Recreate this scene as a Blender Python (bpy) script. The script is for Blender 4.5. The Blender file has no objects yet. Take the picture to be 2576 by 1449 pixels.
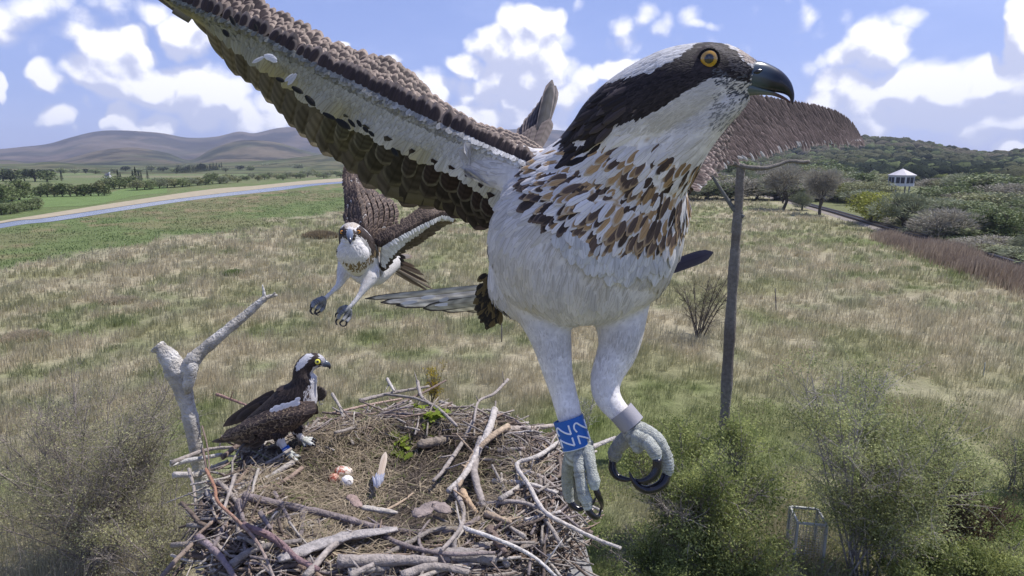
import bpy, math, random
import numpy as np
from mathutils import Vector, Matrix
from mathutils.bvhtree import BVHTree

random.seed(7)
RG = np.random.default_rng(7)
scene = bpy.context.scene
COL = scene.collection
R = math.radians

# ------------------------------------------------------------------ camera
H = 10.0
PITCH = R(11.6)
FP = 1534.5                      # focal length in units of a 2576 px wide picture
cam = bpy.data.cameras.new('camera')
cam.sensor_width = 36.0
cam.lens = 36.0 * FP / 2576.0
cam.clip_start = 0.02
cam.clip_end = 20000
cam_ob = bpy.data.objects.new('camera', cam)
cam_ob.location = (0, 0, H)
cam_ob.rotation_euler = (math.pi / 2 - PITCH, 0, 0)
COL.objects.link(cam_ob)
scene.camera = cam_ob

# ------------------------------------------------------------------ exposure
scene.view_settings.view_transform = 'Standard'
scene.view_settings.look = 'None'
scene.view_settings.gamma = 1
scene.view_settings.exposure = 0.36

# ------------------------------------------------------------------ sun + sky
SUN_EL, SUN_AZ = R(60), R(66)       # azimuth from +Y (view direction) towards +X
sun = bpy.data.lights.new('sun', 'SUN')
sun.energy = 4.3
sun.angle = R(0.5)
sun.color = (1.0, 0.955, 0.90)
sun_ob = bpy.data.objects.new('sun', sun)
sd = Vector((math.sin(SUN_AZ) * math.cos(SUN_EL), math.cos(SUN_AZ) * math.cos(SUN_EL), math.sin(SUN_EL)))
sun_ob.rotation_euler = sd.to_track_quat('Z', 'Y').to_euler()
sun_ob.location = (20, 0, 40)
COL.objects.link(sun_ob)

CP, SP = math.cos(PITCH), math.sin(PITCH)
FWD = np.array([0, CP, -SP]); UP = np.array([0, SP, CP]); RT = np.array([1.0, 0, 0])
CAM = np.array([0, 0, H])
def ray(x, y):
    return FWD + RT * ((x - 1288) / FP) + UP * ((724.5 - y) / FP)
DSC = 1.0
def P(x, y, d):
    return CAM + ray(x, y) * (d * DSC)
def PZ(x, y, z):
    r = ray(x, y); return CAM + r * ((z - H) / r[2])
def G(x, y):
    return PZ(x, y, 0.0)
def PY(x, y, Y):
    r = ray(x, y); return CAM + r * (Y / r[1])
def project(p):
    q = np.asarray(p) - CAM
    d = q @ FWD
    return 1288 + (q @ RT) / d * FP, 724.5 - (q @ UP) / d * FP
def azel(x, y):
    r = ray(x, y); r = r / np.linalg.norm(r)
    return math.atan2(r[0], r[1]), math.asin(r[2])

class NT:
    def __init__(s, nt): s.nt = nt; s.n = nt.nodes; s.l = nt.links
    def node(s, t, **k):
        n = s.n.new(t)
        for a, b in k.items(): setattr(n, a, b)
        return n
    def put(s, sock, v):
        if isinstance(v, bpy.types.NodeSocket): s.l.new(v, sock)
        elif v is not None:
            if sock.type == 'RGBA' and len(v) == 3: v = (*v, 1)
            sock.default_value = v
    def m(s, op, a, b=None, c=None, clamp=False):
        n = s.node('ShaderNodeMath', operation=op); n.use_clamp = clamp
        s.put(n.inputs[0], a)
        if b is not None: s.put(n.inputs[1], b)
        if c is not None: s.put(n.inputs[2], c)
        return n.outputs[0]
    def v(s, op, a, b=None):
        n = s.node('ShaderNodeVectorMath', operation=op)
        s.put(n.inputs[0], a)
        if b is not None: s.put(n.inputs[1], b)
        return n.outputs['Value'] if op in ('DOT_PRODUCT', 'LENGTH') else n.outputs[0]
    def sstep(s, x, a, b):
        n = s.node('ShaderNodeMapRange', interpolation_type='SMOOTHSTEP')
        s.put(n.inputs['Value'], x); n.inputs['From Min'].default_value = a; n.inputs['From Max'].default_value = b
        return n.outputs[0]
    def mix(s, f, a, b, mode='MIX'):
        n = s.node('ShaderNodeMix', data_type='RGBA', blend_type=mode)
        s.put(n.inputs[0], f); s.put(n.inputs[6], a); s.put(n.inputs[7], b)
        return n.outputs[2]
    def noise(s, vec, scale, detail=3, rough=.55, dist=0):
        n = s.node('ShaderNodeTexNoise')
        if vec is not None: s.put(n.inputs['Vector'], vec)
        n.inputs['Scale'].default_value = scale; n.inputs['Detail'].default_value = detail
        n.inputs['Roughness'].default_value = rough; n.inputs['Distortion'].default_value = dist
        return n.outputs['Fac']

world = bpy.data.worlds.new("World"); scene.world = world; world.use_nodes = True
w = NT(world.node_tree); w.n.clear()
sky = w.node('ShaderNodeTexSky', sky_type='NISHITA'); sky.sun_disc = False
sky.sun_elevation = SUN_EL; sky.sun_rotation = SUN_AZ; sky.altitude = 0
sky.air_density = 1.0; sky.dust_density = 0.6; sky.ozone_density = 2.5
geo = w.node('ShaderNodeTexCoord')
dirv = w.v('NORMALIZE', geo.outputs['Generated'])
sep = w.node('ShaderNodeSeparateXYZ'); w.l.new(dirv, sep.inputs[0])
az = w.m('ARCTAN2', sep.outputs[0], sep.outputs[1])
el = w.m('ARCSINE', sep.outputs[2])
cmb = w.node('ShaderNodeCombineXYZ'); w.l.new(az, cmb.inputs[0]); w.l.new(el, cmb.inputs[1])
# cumulus bodies: picture place, half width, half height (2576 px units), weight
CL = [(300,165,80,62,1),(345,120,45,42,1),(250,205,62,42,1),(360,205,105,45,.9),(475,92,62,45,1),(500,40,30,30,.6),
      (500,235,85,78,.95),(570,255,110,60,.8),(640,300,90,38,.7),(130,215,46,28,.85),(148,297,42,26,.8),(212,272,20,20,.6),
      (325,300,34,34,.9),(300,318,34,16,.8),(405,316,46,24,.85),(180,332,22,14,.6),(110,60,230,55,.42),(300,30,190,45,.35),
      (1335,100,82,66,1.1),(1385,70,42,40,1),(1255,125,66,42,1),(1320,180,115,62,1),(1165,172,50,34,.95),(1290,240,160,48,.75),
      (1430,215,55,55,.75),(1550,172,58,28,.9),(1230,302,190,28,.85),(860,112,26,12,.9),(1080,230,60,45,.7),
      (1000,160,18,14,.5),(1785,75,48,12,.5),(2240,60,60,40,.5),(2200,120,80,62,.62),(2150,190,120,70,.55),
      (2330,215,150,60,.75),(2430,230,90,62,.8),(2560,95,45,55,.9),(2560,180,60,50,.8),(2480,300,170,50,.6),
      (2250,290,150,45,.6),(2560,378,60,14,.9),(1700,60,260,50,.18),(2080,250,60,50,.5),(5,230,16,26,.7)]
rg = random.Random(5)
for a_ in list(range(-170, -50, 40)) + list(range(60, 180, 40)):      # more cumulus round the rest of the horizon
    CL.append(('a', R(a_ + rg.uniform(-5, 5)), R(rg.uniform(7, 22)), R(rg.uniform(6, 11)), R(rg.uniform(3, 6)), .9))
grp = bpy.data.node_groups.new('cloud_field', 'ShaderNodeTree')
grp.interface.new_socket('Vector', in_out='INPUT', socket_type='NodeSocketVector')
grp.interface.new_socket('D', in_out='OUTPUT', socket_type='NodeSocketFloat')
g = NT(grp); gi = g.node('NodeGroupInput'); go = g.node('NodeGroupOutput')
vin = gi.outputs[0]
wn = g.node('ShaderNodeTexNoise'); g.l.new(vin, wn.inputs['Vector']); wn.inputs['Scale'].default_value = 11; wn.inputs['Detail'].default_value = 3
wo = g.v('SUBTRACT', wn.outputs['Color'], (.5, .5, .5))
wsc = g.v('MULTIPLY', wo, (.075, .055, 0))
vw = g.v('ADD', vin, wsc)
acc = None
for c in CL:
    if c[0] == 'a': a0, e0, ra, re_, wt = c[1:]
    else:
        a0, e0 = azel(c[0], c[1]); wt = c[4] * (1.3 if c[0] > 2050 else 1)
        ra = c[2] / FP / (1 + ((c[0] - 1288) / FP) ** 2) * 1.25; re_ = c[3] / FP * 1.15
    q = g.v('SUBTRACT', vw, (a0, e0, 0)); q = g.v('MULTIPLY', q, (1 / ra, 1 / re_, 0))
    d2 = g.v('DOT_PRODUCT', q, q)
    f = g.m('MULTIPLY_ADD', d2, -wt * .8, wt)
    acc = f if acc is None else g.m('SMOOTH_MAX', acc, f, .12)
n1 = g.noise(vin, 20, 6, .6)
vo = g.node('ShaderNodeTexVoronoi', feature='F1'); g.l.new(vw, vo.inputs['Vector']); vo.inputs['Scale'].default_value = 26
d = g.m('ADD', acc, g.m('MULTIPLY', g.m('SUBTRACT', n1, .42), .72))
d = g.m('ADD', d, g.m('MULTIPLY', g.m('SUBTRACT', .38, vo.outputs['Distance']), .75))
g.l.new(d, go.inputs[0])
def field(vec):
    n = w.node('ShaderNodeGroup'); n.node_tree = grp; w.l.new(vec, n.inputs[0]); return n.outputs[0]
D0 = field(cmb.outputs[0])
D1 = field(w.v('ADD', cmb.outputs[0], (.010, .026, 0)))
alpha = w.sstep(D0, .06, .52)
lit = w.m('MULTIPLY_ADD', w.m('SUBTRACT', D0, D1), 1.7, .36, clamp=True)
thick = w.sstep(D0, .5, 1.6)
lit = w.m('SUBTRACT', lit, w.m('MULTIPLY', thick, .22), clamp=True)
ccol = w.mix(w.sstep(lit, .12, .80), (6.3, 6.7, 9.0), (12.4, 12.3, 13.0))
high = w.sstep(w.noise(w.v('MULTIPLY', cmb.outputs[0], (1, 2.6, 1)), 3.0, 5, .6), .42, .75)
skyc = w.mix(1.0, sky.outputs[0], (1.15, 1.03, 1.25), 'MULTIPLY')
elf = w.sstep(el, -.02, .5)
skyc = w.mix(w.m('MULTIPLY_ADD', elf, -.30, .62), skyc, (3.5, 4.8, 10.2))
skyc = w.mix(w.m('MULTIPLY', high, .28), skyc, (6.6, 7.6, 11.6))
fin = w.mix(w.m('MULTIPLY', alpha, .95), skyc, ccol)
bg = w.node('ShaderNodeBackground'); w.l.new(fin, bg.inputs[0]); bg.inputs[1].default_value = 0.08
world.cycles.sampling_method = 'MANUAL'; world.cycles.sample_map_resolution = 256
out = w.node('ShaderNodeOutputWorld'); w.l.new(bg.outputs[0], out.inputs[0])

# ------------------------------------------------------------------ helpers
def tag(o, label=None, cat=None, group=None, kind=None):
    if label: o['label'] = label
    if cat: o['category'] = cat
    if group: o['group'] = group
    if kind: o['kind'] = kind
    return o

def empty(name, loc):
    o = bpy.data.objects.new(name, None); COL.objects.link(o); o.location = Vector(loc); o.empty_display_size = .1
    return o

class MB:
    """collects vertices, quads, tris and per-vertex colours; builds ONE mesh object"""
    def __init__(s): s.V = []; s.Q = []; s.T = []; s.C = []; s.C2 = []; s.U = []; s.n = 0
    def add(s, V, Q=None, T=None, c=(.5, .5, .5), c2=None, uv=None):
        V = np.asarray(V, dtype=float).reshape(-1, 3); k = len(V)
        if Q is not None and len(Q): s.Q.append(np.asarray(Q, dtype=int).reshape(-1, 4) + s.n)
        if T is not None and len(T): s.T.append(np.asarray(T, dtype=int).reshape(-1, 3) + s.n)
        s.V.append(V); c = np.asarray(c, dtype=float)
        s.C.append(np.broadcast_to(c, (k, 3)))
        s.C2.append(np.broadcast_to(c if c2 is None else np.asarray(c2, dtype=float), (k, 3)))
        s.U.append(np.zeros((k, 2)) if uv is None else np.asarray(uv, dtype=float))
        s.n += k
    def build(s, name, mat, parent=None, smooth=True):
        V = np.concatenate(s.V)
        Q = np.concatenate(s.Q) if s.Q else np.zeros((0, 4), int)
        T = np.concatenate(s.T) if s.T else np.zeros((0, 3), int)
        off = np.zeros(3)
        if parent is not None: off = np.array(parent_loc(parent))
        me = bpy.data.meshes.new(name)
        me.vertices.add(len(V)); me.vertices.foreach_set('co', (V - off).astype(np.float32).ravel())
        nl = len(Q) * 4 + len(T) * 3
        me.loops.add(nl); me.loops.foreach_set('vertex_index', np.concatenate([Q.ravel(), T.ravel()]).astype(np.int32))
        me.polygons.add(len(Q) + len(T))
        st = np.concatenate([np.arange(len(Q)) * 4, len(Q) * 4 + np.arange(len(T)) * 3]).astype(np.int32)
        me.polygons.foreach_set('loop_start', st)
        me.polygons.foreach_set('use_smooth', np.full(len(Q) + len(T), smooth))
        me.update(calc_edges=True)
        for nm, arr in (('Col', s.C), ('Col2', s.C2)):
            A = np.concatenate(arr); A = np.concatenate([A, np.ones((len(A), 1))], 1)
            at = me.color_attributes.new(nm, 'FLOAT_COLOR', 'POINT'); at.data.foreach_set('color', A.astype(np.float32).ravel())
        U = np.concatenate(s.U); U = np.concatenate([U, np.zeros((len(U), 1))], 1)
        at = me.attributes.new('fuv', 'FLOAT_VECTOR', 'POINT'); at.data.foreach_set('vector', U.astype(np.float32).ravel())
        me.validate()
        o = bpy.data.objects.new(name, me); COL.objects.link(o)
        if mat: me.materials.append(mat)
        if parent is not None: o.parent = parent
        return o

def parent_loc(p):
    l = Vector((0, 0, 0))
    while p is not None: l += p.location; p = p.parent
    return l

def nrm(v): v = np.asarray(v, float); return v / (np.linalg.norm(v) + 1e-12)

def tube(mb, pts, rad, sides=6, c=(.5, .5, .5), rb=None, ref=None, jit=0, caps=True, c2=None):
    """loft: rad = radius across, rb = radius along ref direction"""
    pts = np.asarray(pts, float); n = len(pts)
    rad = np.broadcast_to(np.asarray(rad, float), (n,)); rb = rad if rb is None else np.broadcast_to(np.asarray(rb, float), (n,))
    tan = np.gradient(pts, axis=0); tan /= (np.linalg.norm(tan, axis=1, keepdims=True) + 1e-12)
    if ref is None:
        r0 = np.array([0, 0, 1.0]) if abs(tan[0][2]) < .8 else np.array([1.0, 0, 0])
        B = np.zeros((n, 3)); b = r0
        for i in range(n):
            b = b - tan[i] * (b @ tan[i]); b = nrm(b); B[i] = b
    else:
        B = np.asarray(ref, float) - tan * (tan @ np.asarray(ref, float))[:, None]
        B /= (np.linalg.norm(B, axis=1, keepdims=True) + 1e-12)
    A = np.cross(tan, B)
    th = np.arange(sides) / sides * 2 * math.pi
    V = pts[:, None, :] + A[:, None, :] * (np.cos(th)[None, :, None] * rad[:, None, None]) + B[:, None, :] * (np.sin(th)[None, :, None] * rb[:, None, None])
    if jit: V = V + RG.normal(0, 1, V.shape) * (rad[:, None, None] * jit)
    V = V.reshape(-1, 3)
    i = np.arange(n - 1)[:, None]; j = np.arange(sides)[None, :]; k = (j + 1) % sides
    Q = np.stack([i * sides + j, i * sides + k, (i + 1) * sides + k, (i + 1) * sides + j], -1).reshape(-1, 4)
    T = []
    if caps:
        V = np.concatenate([V, pts[:1] , pts[-1:]]); a = n * sides
        for q in range(sides):
            T.append((a, (q + 1) % sides, q)); T.append((a + 1, (n - 1) * sides + q, (n - 1) * sides + (q + 1) % sides))
    cc = np.asarray(c, float)
    if cc.ndim == 2:
        cc = np.repeat(cc, sides, 0)
        if caps: cc = np.concatenate([cc, cc[:1], cc[-1:]])
    mb.add(V, Q, T, cc, c2)

def smoothpath(pts, n):
    """Catmull-Rom resample of rows (any width)"""
    p = np.asarray(pts, float); m = len(p)
    if m == 2:
        t = np.linspace(0, 1, n)[:, None]; return p[0] * (1 - t) + p[1] * t
    q = np.concatenate([2 * p[:1] - p[1:2], p, 2 * p[-1:] - p[-2:-1]])
    u = np.linspace(0, m - 1 - 1e-9, n); i = u.astype(int); t = (u - i)[:, None]
    a, b, c, d = q[i], q[i + 1], q[i + 2], q[i + 3]
    return .5 * (2 * b + (c - a) * t + (2 * a - 5 * b + 4 * c - d) * t ** 2 + (3 * b - a - 3 * c + d) * t ** 3)

def box(mb, c0, c1, col=(.5, .5, .5)):
    (x0, y0, z0), (x1, y1, z1) = c0, c1
    V = [(x0,y0,z0),(x1,y0,z0),(x1,y1,z0),(x0,y1,z0),(x0,y0,z1),(x1,y0,z1),(x1,y1,z1),(x0,y1,z1)]
    mb.add(V, [(0,3,2,1),(4,5,6,7),(0,1,5,4),(1,2,6,5),(2,3,7,6),(3,0,4,7)], None, col)

def beam(mb, a, b, w_, t_, col, up=(0, 0, 1)):
    a = np.asarray(a, float); b = np.asarray(b, float); d = nrm(b - a)
    s = np.cross(d, up); s = nrm(s if np.linalg.norm(s) > 1e-6 else np.cross(d, (1, 0, 0))); u = np.cross(s, d)
    V = [p + s * (i * w_ / 2) + u * (j * t_ / 2) for p in (a, b) for i, j in ((-1, -1), (1, -1), (1, 1), (-1, 1))]
    mb.add(V, [(3,2,1,0),(4,5,6,7),(0,1,5,4),(1,2,6,5),(2,3,7,6),(3,0,4,7)], None, col)

_perm = np.random.default_rng(3).random((256, 256))
def vnoise(x, y, s):
    x = np.asarray(x, float) / s; y = np.asarray(y, float) / s
    xi = np.floor(x).astype(int); yi = np.floor(y).astype(int); fx = x - xi; fy = y - yi
    fx = fx * fx * (3 - 2 * fx); fy = fy * fy * (3 - 2 * fy)
    a = _perm[xi % 256, yi % 256]; b = _perm[(xi + 1) % 256, yi % 256]; c = _perm[xi % 256, (yi + 1) % 256]; d = _perm[(xi + 1) % 256, (yi + 1) % 256]
    return (a * (1 - fx) + b * fx) * (1 - fy) + (c * (1 - fx) + d * fx) * fy
def fbm(x, y, s, o=4):
    t = 0; a = .5; 
    for k in range(o): t = t + a * vnoise(np.asarray(x) + 17.3 * k, np.asarray(y) - 9.1 * k, s); s = s / 2.03; a *= .5
    return t / (1 - .5 ** o)

def sel(cond, a, b): return np.where(cond[:, None], np.asarray(a, float), np.asarray(b, float))
# ------------------------------------------------------------------ materials
def new_mat(name):
    m = bpy.data.materials.new(name); m.use_nodes = True
    t = NT(m.node_tree); t.n.clear()
    o = t.node('ShaderNodeOutputMaterial'); b = t.node('ShaderNodeBsdfPrincipled')
    t.l.new(b.outputs[0], o.inputs[0]); b.inputs['Specular IOR Level'].default_value = .3
    return m, t, b
def attr(t, name):
    n = t.node('ShaderNodeAttribute'); n.attribute_name = name; return n
def mat_col(name, rough=.85, nscale=8, namp=.5, bump=.3, spec=.3, bdist=.02, stretch=(1, 1, 1), detail=4):
    m, t, b = new_mat(name)
    tc = t.node('ShaderNodeTexCoord'); v = t.v('MULTIPLY', tc.outputs['Object'], stretch)
    c = attr(t, 'Col').outputs['Color']; nz = t.noise(v, nscale, detail)
    f = t.m('MULTIPLY_ADD', nz, namp * 2, 1 - namp)
    cc = t.v('SCALE', c); cc.node.inputs['Scale'].default_value = 1; t.l.new(f, cc.node.inputs['Scale'])
    t.put(b.inputs['Base Color'], cc); b.inputs['Roughness'].default_value = rough; b.inputs['Specular IOR Level'].default_value = spec
    if bump:
        bn = t.node('ShaderNodeBump'); bn.inputs['Strength'].default_value = bump; bn.inputs['Distance'].default_value = bdist
        t.l.new(t.noise(v, nscale * 2.3, detail), bn.inputs['Height']); t.l.new(bn.outputs[0], b.inputs['Normal'])
    return m
def mat_leaf(name, trans=.35):
    m, t, b = new_mat(name)
    c = attr(t, 'Col').outputs['Color']
    b.inputs['Roughness'].default_value = .6; t.l.new(c, b.inputs['Base Color']); b.inputs['Specular IOR Level'].default_value = .2
    tr = t.node('ShaderNodeBsdfTranslucent'); t.l.new(c, tr.inputs[0])
    mx = t.node('ShaderNodeMixShader'); mx.inputs[0].default_value = trans
    t.l.new(b.outputs[0], mx.inputs[1]); t.l.new(tr.outputs[0], mx.inputs[2])
    o = [n for n in t.n if n.type == 'OUTPUT_MATERIAL'][0]; t.l.new(mx.outputs[0], o.inputs[0])
    return m
def mat_feather(name, trans=.12, lo=.74, hi=.93, fine=60, bars=0):
    m, t, b = new_mat(name)
    u = attr(t, 'fuv').outputs['Vector']; s = t.node('ShaderNodeSeparateXYZ'); t.l.new(u, s.inputs[0])
    ax = t.m('ABSOLUTE', s.outputs[0]); ay = s.outputs[1]
    rr = t.m('POWER', t.m('ADD', t.m('POWER', ax, 3.0), t.m('POWER', ay, 4.0)), .3)
    tc = t.node('ShaderNodeTexCoord')
    nz = t.noise(tc.outputs['Object'], fine * 2, 3)
    rr = t.m('ADD', rr, t.m('MULTIPLY', t.m('SUBTRACT', nz, .5), .22))
    mk = t.m('SUBTRACT', 1, t.sstep(rr, lo, hi))
    c = t.mix(mk, attr(t, 'Col').outputs['Color'], attr(t, 'Col2').outputs['Color'])
    # barbs: fine oblique streaks either side of the shaft
    bc = t.node('ShaderNodeCombineXYZ'); t.l.new(t.m('MULTIPLY_ADD', ax, -.9, t.m('MULTIPLY', ay, 1.6)), bc.inputs[0]); t.l.new(nz, bc.inputs[1])
    br = t.noise(bc.outputs[0], 22, 2)
    shaft = t.m('SUBTRACT', 1, t.sstep(ax, .02, .13))
    c = t.mix(t.m('MULTIPLY', shaft, .55), c, t.mix(1, c, (.55, .5, .45), 'MULTIPLY'))
    f = t.m('MULTIPLY_ADD', br, .5, .76)
    if bars: f = t.m('MULTIPLY', f, t.m('MULTIPLY_ADD', t.m('SINE', t.m('MULTIPLY_ADD', ay, 34, t.m('MULTIPLY_ADD', ax, 3.0, t.m('MULTIPLY', nz, 3)))), bars, 1 - bars * .3))
    cc = t.v('SCALE', c); t.l.new(f, cc.node.inputs['Scale'])
    t.l.new(cc, b.inputs['Base Color']); b.inputs['Roughness'].default_value = .65; b.inputs['Specular IOR Level'].default_value = .25
    bn = t.node('ShaderNodeBump'); bn.inputs['Strength'].default_value = .25; bn.inputs['Distance'].default_value = .0006
    t.l.new(br, bn.inputs['Height']); t.l.new(bn.outputs[0], b.inputs['Normal'])
    tr = t.node('ShaderNodeBsdfTranslucent'); t.l.new(cc, tr.inputs[0])
    mx = t.node('ShaderNodeMixShader'); mx.inputs[0].default_value = trans
    t.l.new(b.outputs[0], mx.inputs[1]); t.l.new(tr.outputs[0], mx.inputs[2])
    o = [n for n in t.n if n.type == 'OUTPUT_MATERIAL'][0]; t.l.new(mx.outputs[0], o.inputs[0])
    return m
M_bark = mat_col('bark', .9, 30, .45, .6, stretch=(1, 1, 1), bdist=.01)
M_stick = mat_col('weathered_stick', .9, 55, .75, 1.0, bdist=.008, detail=7)
M_trunk = mat_col('tree_bark', .9, 9, .7, .9, bdist=.05, detail=7)
M_soil = mat_col('nest_soil', .95, 22, .6, .9, bdist=.02)
M_leaf = mat_leaf('leaf', .42); M_far = mat_leaf('far_foliage', .2)
M_grass = mat_leaf('grass_blade', .45)
M_strand = mat_leaf('dry_strand', .2)
M_feather = mat_feather('feather')
M_fly = mat_feather('flight_feather', trans=.30, lo=.85, hi=1.0, bars=.22)
M_under = mat_col('down', .9, 220, .12, .3, bdist=.001)
M_skin = mat_col('scaly_skin', .65, 520, .55, 1.0, spec=.3, bdist=.0016, detail=3)
M_horn = mat_col('horn', .22, 60, .15, .05, spec=.5, bdist=.001)
M_ring = mat_col('ring_plastic', .35, 40, .05, 0, spec=.4)
M_paint = mat_col('painted_wood', .6, 3, .12, .1)
M_metal = mat_col('dull_metal', .45, 50, .15, .05, spec=.5)
M_egg = mat_col('eggshell', .5, 60, .1, .05)
def mat_eye():
    m, t, b = new_mat('eye'); b.inputs['Roughness'].default_value = .04; b.inputs['Specular IOR Level'].default_value = .6
    b.inputs['Coat Weight'].default_value = 1; b.inputs['Coat Roughness'].default_value = .02
    t.l.new(attr(t, 'Col').outputs['Color'], b.inputs['Base Color']); return m
M_eye = mat_eye()

# ================================================================== LARGE STRUCTURE
def lerp(a, b, t): return np.asarray(a) * (1 - t) + np.asarray(b) * t
def mixc(c0, c1, f): f = np.clip(f, 0, 1)[:, None]; return np.asarray(c0)[None] * (1 - f) + np.asarray(c1)[None] * f
GB_X = [-900, 0, 200, 400, 600, 760, 860, 1000, 1200, 1400, 1700]
GB_Y = [820, 690, 650, 612, 580, 556, 540, 520, 500, 486, 470]
STRAW = (.335, .295, .20); STRAW2 = (.265, .25, .165); GRN = (.11, .145, .04); OLV = (.20, .205, .095); SALT = (.12, .155, .06)
def ground_pix(x, y):
    q1 = y * CP + H * SP; q1 = np.where(q1 < .5, .5, q1)
    px = 1288 + x / q1 * FP; py = 724.5 - (y * SP - H * CP) / q1 * FP
    return np.where(y > 1, px, 1288), np.where(y > 1, py, 3000)
def ground_col(x, y):
    px, py = ground_pix(x, y); r = np.hypot(x, y)
    n = fbm(x, y, 7, 4); n2 = fbm(x + 50, y, 2.2, 3); n3 = fbm(x, y + 90, 24, 3)
    c = mixc(STRAW, STRAW2, (n2 - .3) * 2.2)
    c = c * (1 - np.clip((n - .47) * 5, 0, 1)[:, None] * .62) + np.asarray(OLV) * np.clip((n - .47) * 5, 0, 1)[:, None] * .62
    gg = np.clip((n2 * .5 + n3 * .5 - .475) * 7, 0, 1)
    near = np.clip((31 - r) / 11, 0, 1) * np.clip((x + 3) / 4, .35, 1)        # lusher ground round the nest pole
    gg = np.clip(gg * .6 + near * np.clip((n - .30) * 4, 0, 1) * .85, 0, 1)
    c = c * (1 - gg[:, None]) + np.asarray(GRN) * gg[:, None]
    yb = np.interp(px, GB_X, GB_Y) + (n2 - .5) * 26 + (n - .5) * 40
    s = np.clip((yb - py) / 12, 0, 1) * (px < 1700)
    sc = mixc(SALT, (.15, .155, .075), (n3 - .42) * 4)
    tus = np.clip((fbm(x, y, 3.2, 2) - .56) * 9, 0, 1) * np.clip(1 - np.abs(py - yb + 75) / 60, 0, 1)
    sc = sc * (1 - tus[:, None] * .8) + np.array((.23, .18, .11)) * tus[:, None] * .8
    c = c * (1 - s[:, None]) + sc * s[:, None]
    # beyond the river: meadows and rough ground
    far = np.clip((r - 300) / 200, 0, 1)
    right = np.clip((px - 1750) / 100, 0, 1) * np.clip((np.interp(px, [1700, 1895, 2080, 2180, 2270, 2400, 2576, 2900], [452, 486, 532, 562, 588, 622, 672, 780]) - py) / 8, 0, 1); c = c * (1 - right[:, None]) + np.array((.15, .16, .075)) * right[:, None]
    fc = mixc((.12, .15, .065), (.18, .17, .10), (fbm(x, y, 90, 3) - .4) * 4)
    return c * (1 - far[:, None]) + fc * far[:, None]

def mat_ground():
    m, t, b = new_mat('marsh_ground')
    tc = t.node('ShaderNodeTexCoord'); o = tc.outputs['Object']
    c = attr(t, 'Col').outputs['Color']
    f = t.m('MULTIPLY_ADD', t.noise(o, 1.6, 6, .7), 1.5, .28)
    f2 = t.m('MULTIPLY_ADD', t.noise(o, .22, 5, .6), .8, .6)
    cc = t.v('SCALE', c); t.l.new(t.m('MULTIPLY', f, f2), cc.node.inputs['Scale'])
    t.l.new(cc, b.inputs['Base Color']); b.inputs['Roughness'].default_value = .95; b.inputs['Specular IOR Level'].default_value = .1
    bn = t.node('ShaderNodeBump'); bn.inputs['Strength'].default_value = .8; bn.inputs['Distance'].default_value = .25
    t.l.new(t.noise(o, 3, 6, .7), bn.inputs['Height']); t.l.new(bn.outputs[0], b.inputs['Normal'])
    return m
M_ground = mat_ground()
def build_ground():
    na = 900; rr = np.concatenate([[0.01], np.geomspace(2.5, 7000, 210)])
    a = np.concatenate([np.linspace(-R(62), R(62), 721), np.linspace(R(62), R(298), 160)[1:-1]]); na = len(a)
    X = rr[:, None] * np.sin(a)[None]; Y = rr[:, None] * np.cos(a)[None]
    Z = (fbm(X, Y, 6, 3) - .5) * .35 * np.clip(rr / 10, 0, 1)[:, None] * np.clip(1 - rr / 200, 0, 1)[:, None]
    V = np.stack([X, Y, Z], -1).reshape(-1, 3)
    i = np.arange(len(rr) - 1)[:, None]; j = np.arange(na)[None]; k = (j + 1) % na
    Q = np.stack([i * na + j, i * na + k, (i + 1) * na + k, (i + 1) * na + j], -1).reshape(-1, 4)[:, ::-1]
    mb = MB(); mb.add(V, Q, None, ground_col(V[:, 0], V[:, 1]))
    tag(mb.build('ground', M_ground), kind='structure')
build_ground()

def strip(name, up, lo, z, mat, col, n=120, kind='structure', wob=0):
    u = smoothpath(up, n); l = smoothpath(lo, n)
    A = np.array([PZ(p[0], p[1], z) for p in u]); B = np.array([PZ(p[0], p[1], z) for p in l])
    rows = 6; t = np.linspace(0, 1, rows)[:, None, None]
    V = (A[None] * (1 - t) + B[None] * t).reshape(-1, 3)
    if wob: V[:, 1] += (fbm(V[:, 0], V[:, 0] * 0, wob * 6, 3) - .5) * wob
    i = np.arange(rows - 1)[:, None]; j = np.arange(n - 1)[None]
    Q = np.stack([i * n + j, (i + 1) * n + j, (i + 1) * n + j + 1, i * n + j + 1], -1).reshape(-1, 4)
    mb = MB(); mb.add(V, Q, None, col); return tag(mb.build(name, mat), kind=kind)
def mat_water():
    m, t, b = new_mat('river_water'); b.inputs['Base Color'].default_value = (.17, .19, .23, 1); b.inputs['Roughness'].default_value = .22
    b.inputs['Specular IOR Level'].default_value = .6
    tc = t.node('ShaderNodeTexCoord'); bn = t.node('ShaderNodeBump'); bn.inputs['Strength'].default_value = .35; bn.inputs['Distance'].default_value = .1
    t.l.new(t.noise(tc.outputs['Object'], .8, 4), bn.inputs['Height']); t.l.new(bn.outputs[0], b.inputs['Normal']); return m
UPR = [(-900, 760), (-400, 636), (0, 560), (101, 548), (278, 522), (417, 502), (625, 477), (861, 455), (1300, 434)]
LOR = [(-900, 790), (-400, 656), (0, 574), (139, 556), (312, 529), (486, 503), (694, 480), (861, 461), (1300, 437)]
strip('river', UPR, LOR, .05, mat_water(), (.2, .2, .25), wob=1.5)
SBU = [(-900, 742), (-400, 622), (0, 556), (101, 540), (312, 507), (521, 477), (642, 467), (861, 448), (1300, 429)]
M_sand = mat_col('bank_sand', .9, .5, .35, .3, bdist=.2)
strip('sand_bank', SBU, [(x, y + 1.5) for x, y in UPR], .10, M_sand, (.34, .29, .20), wob=2)
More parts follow.
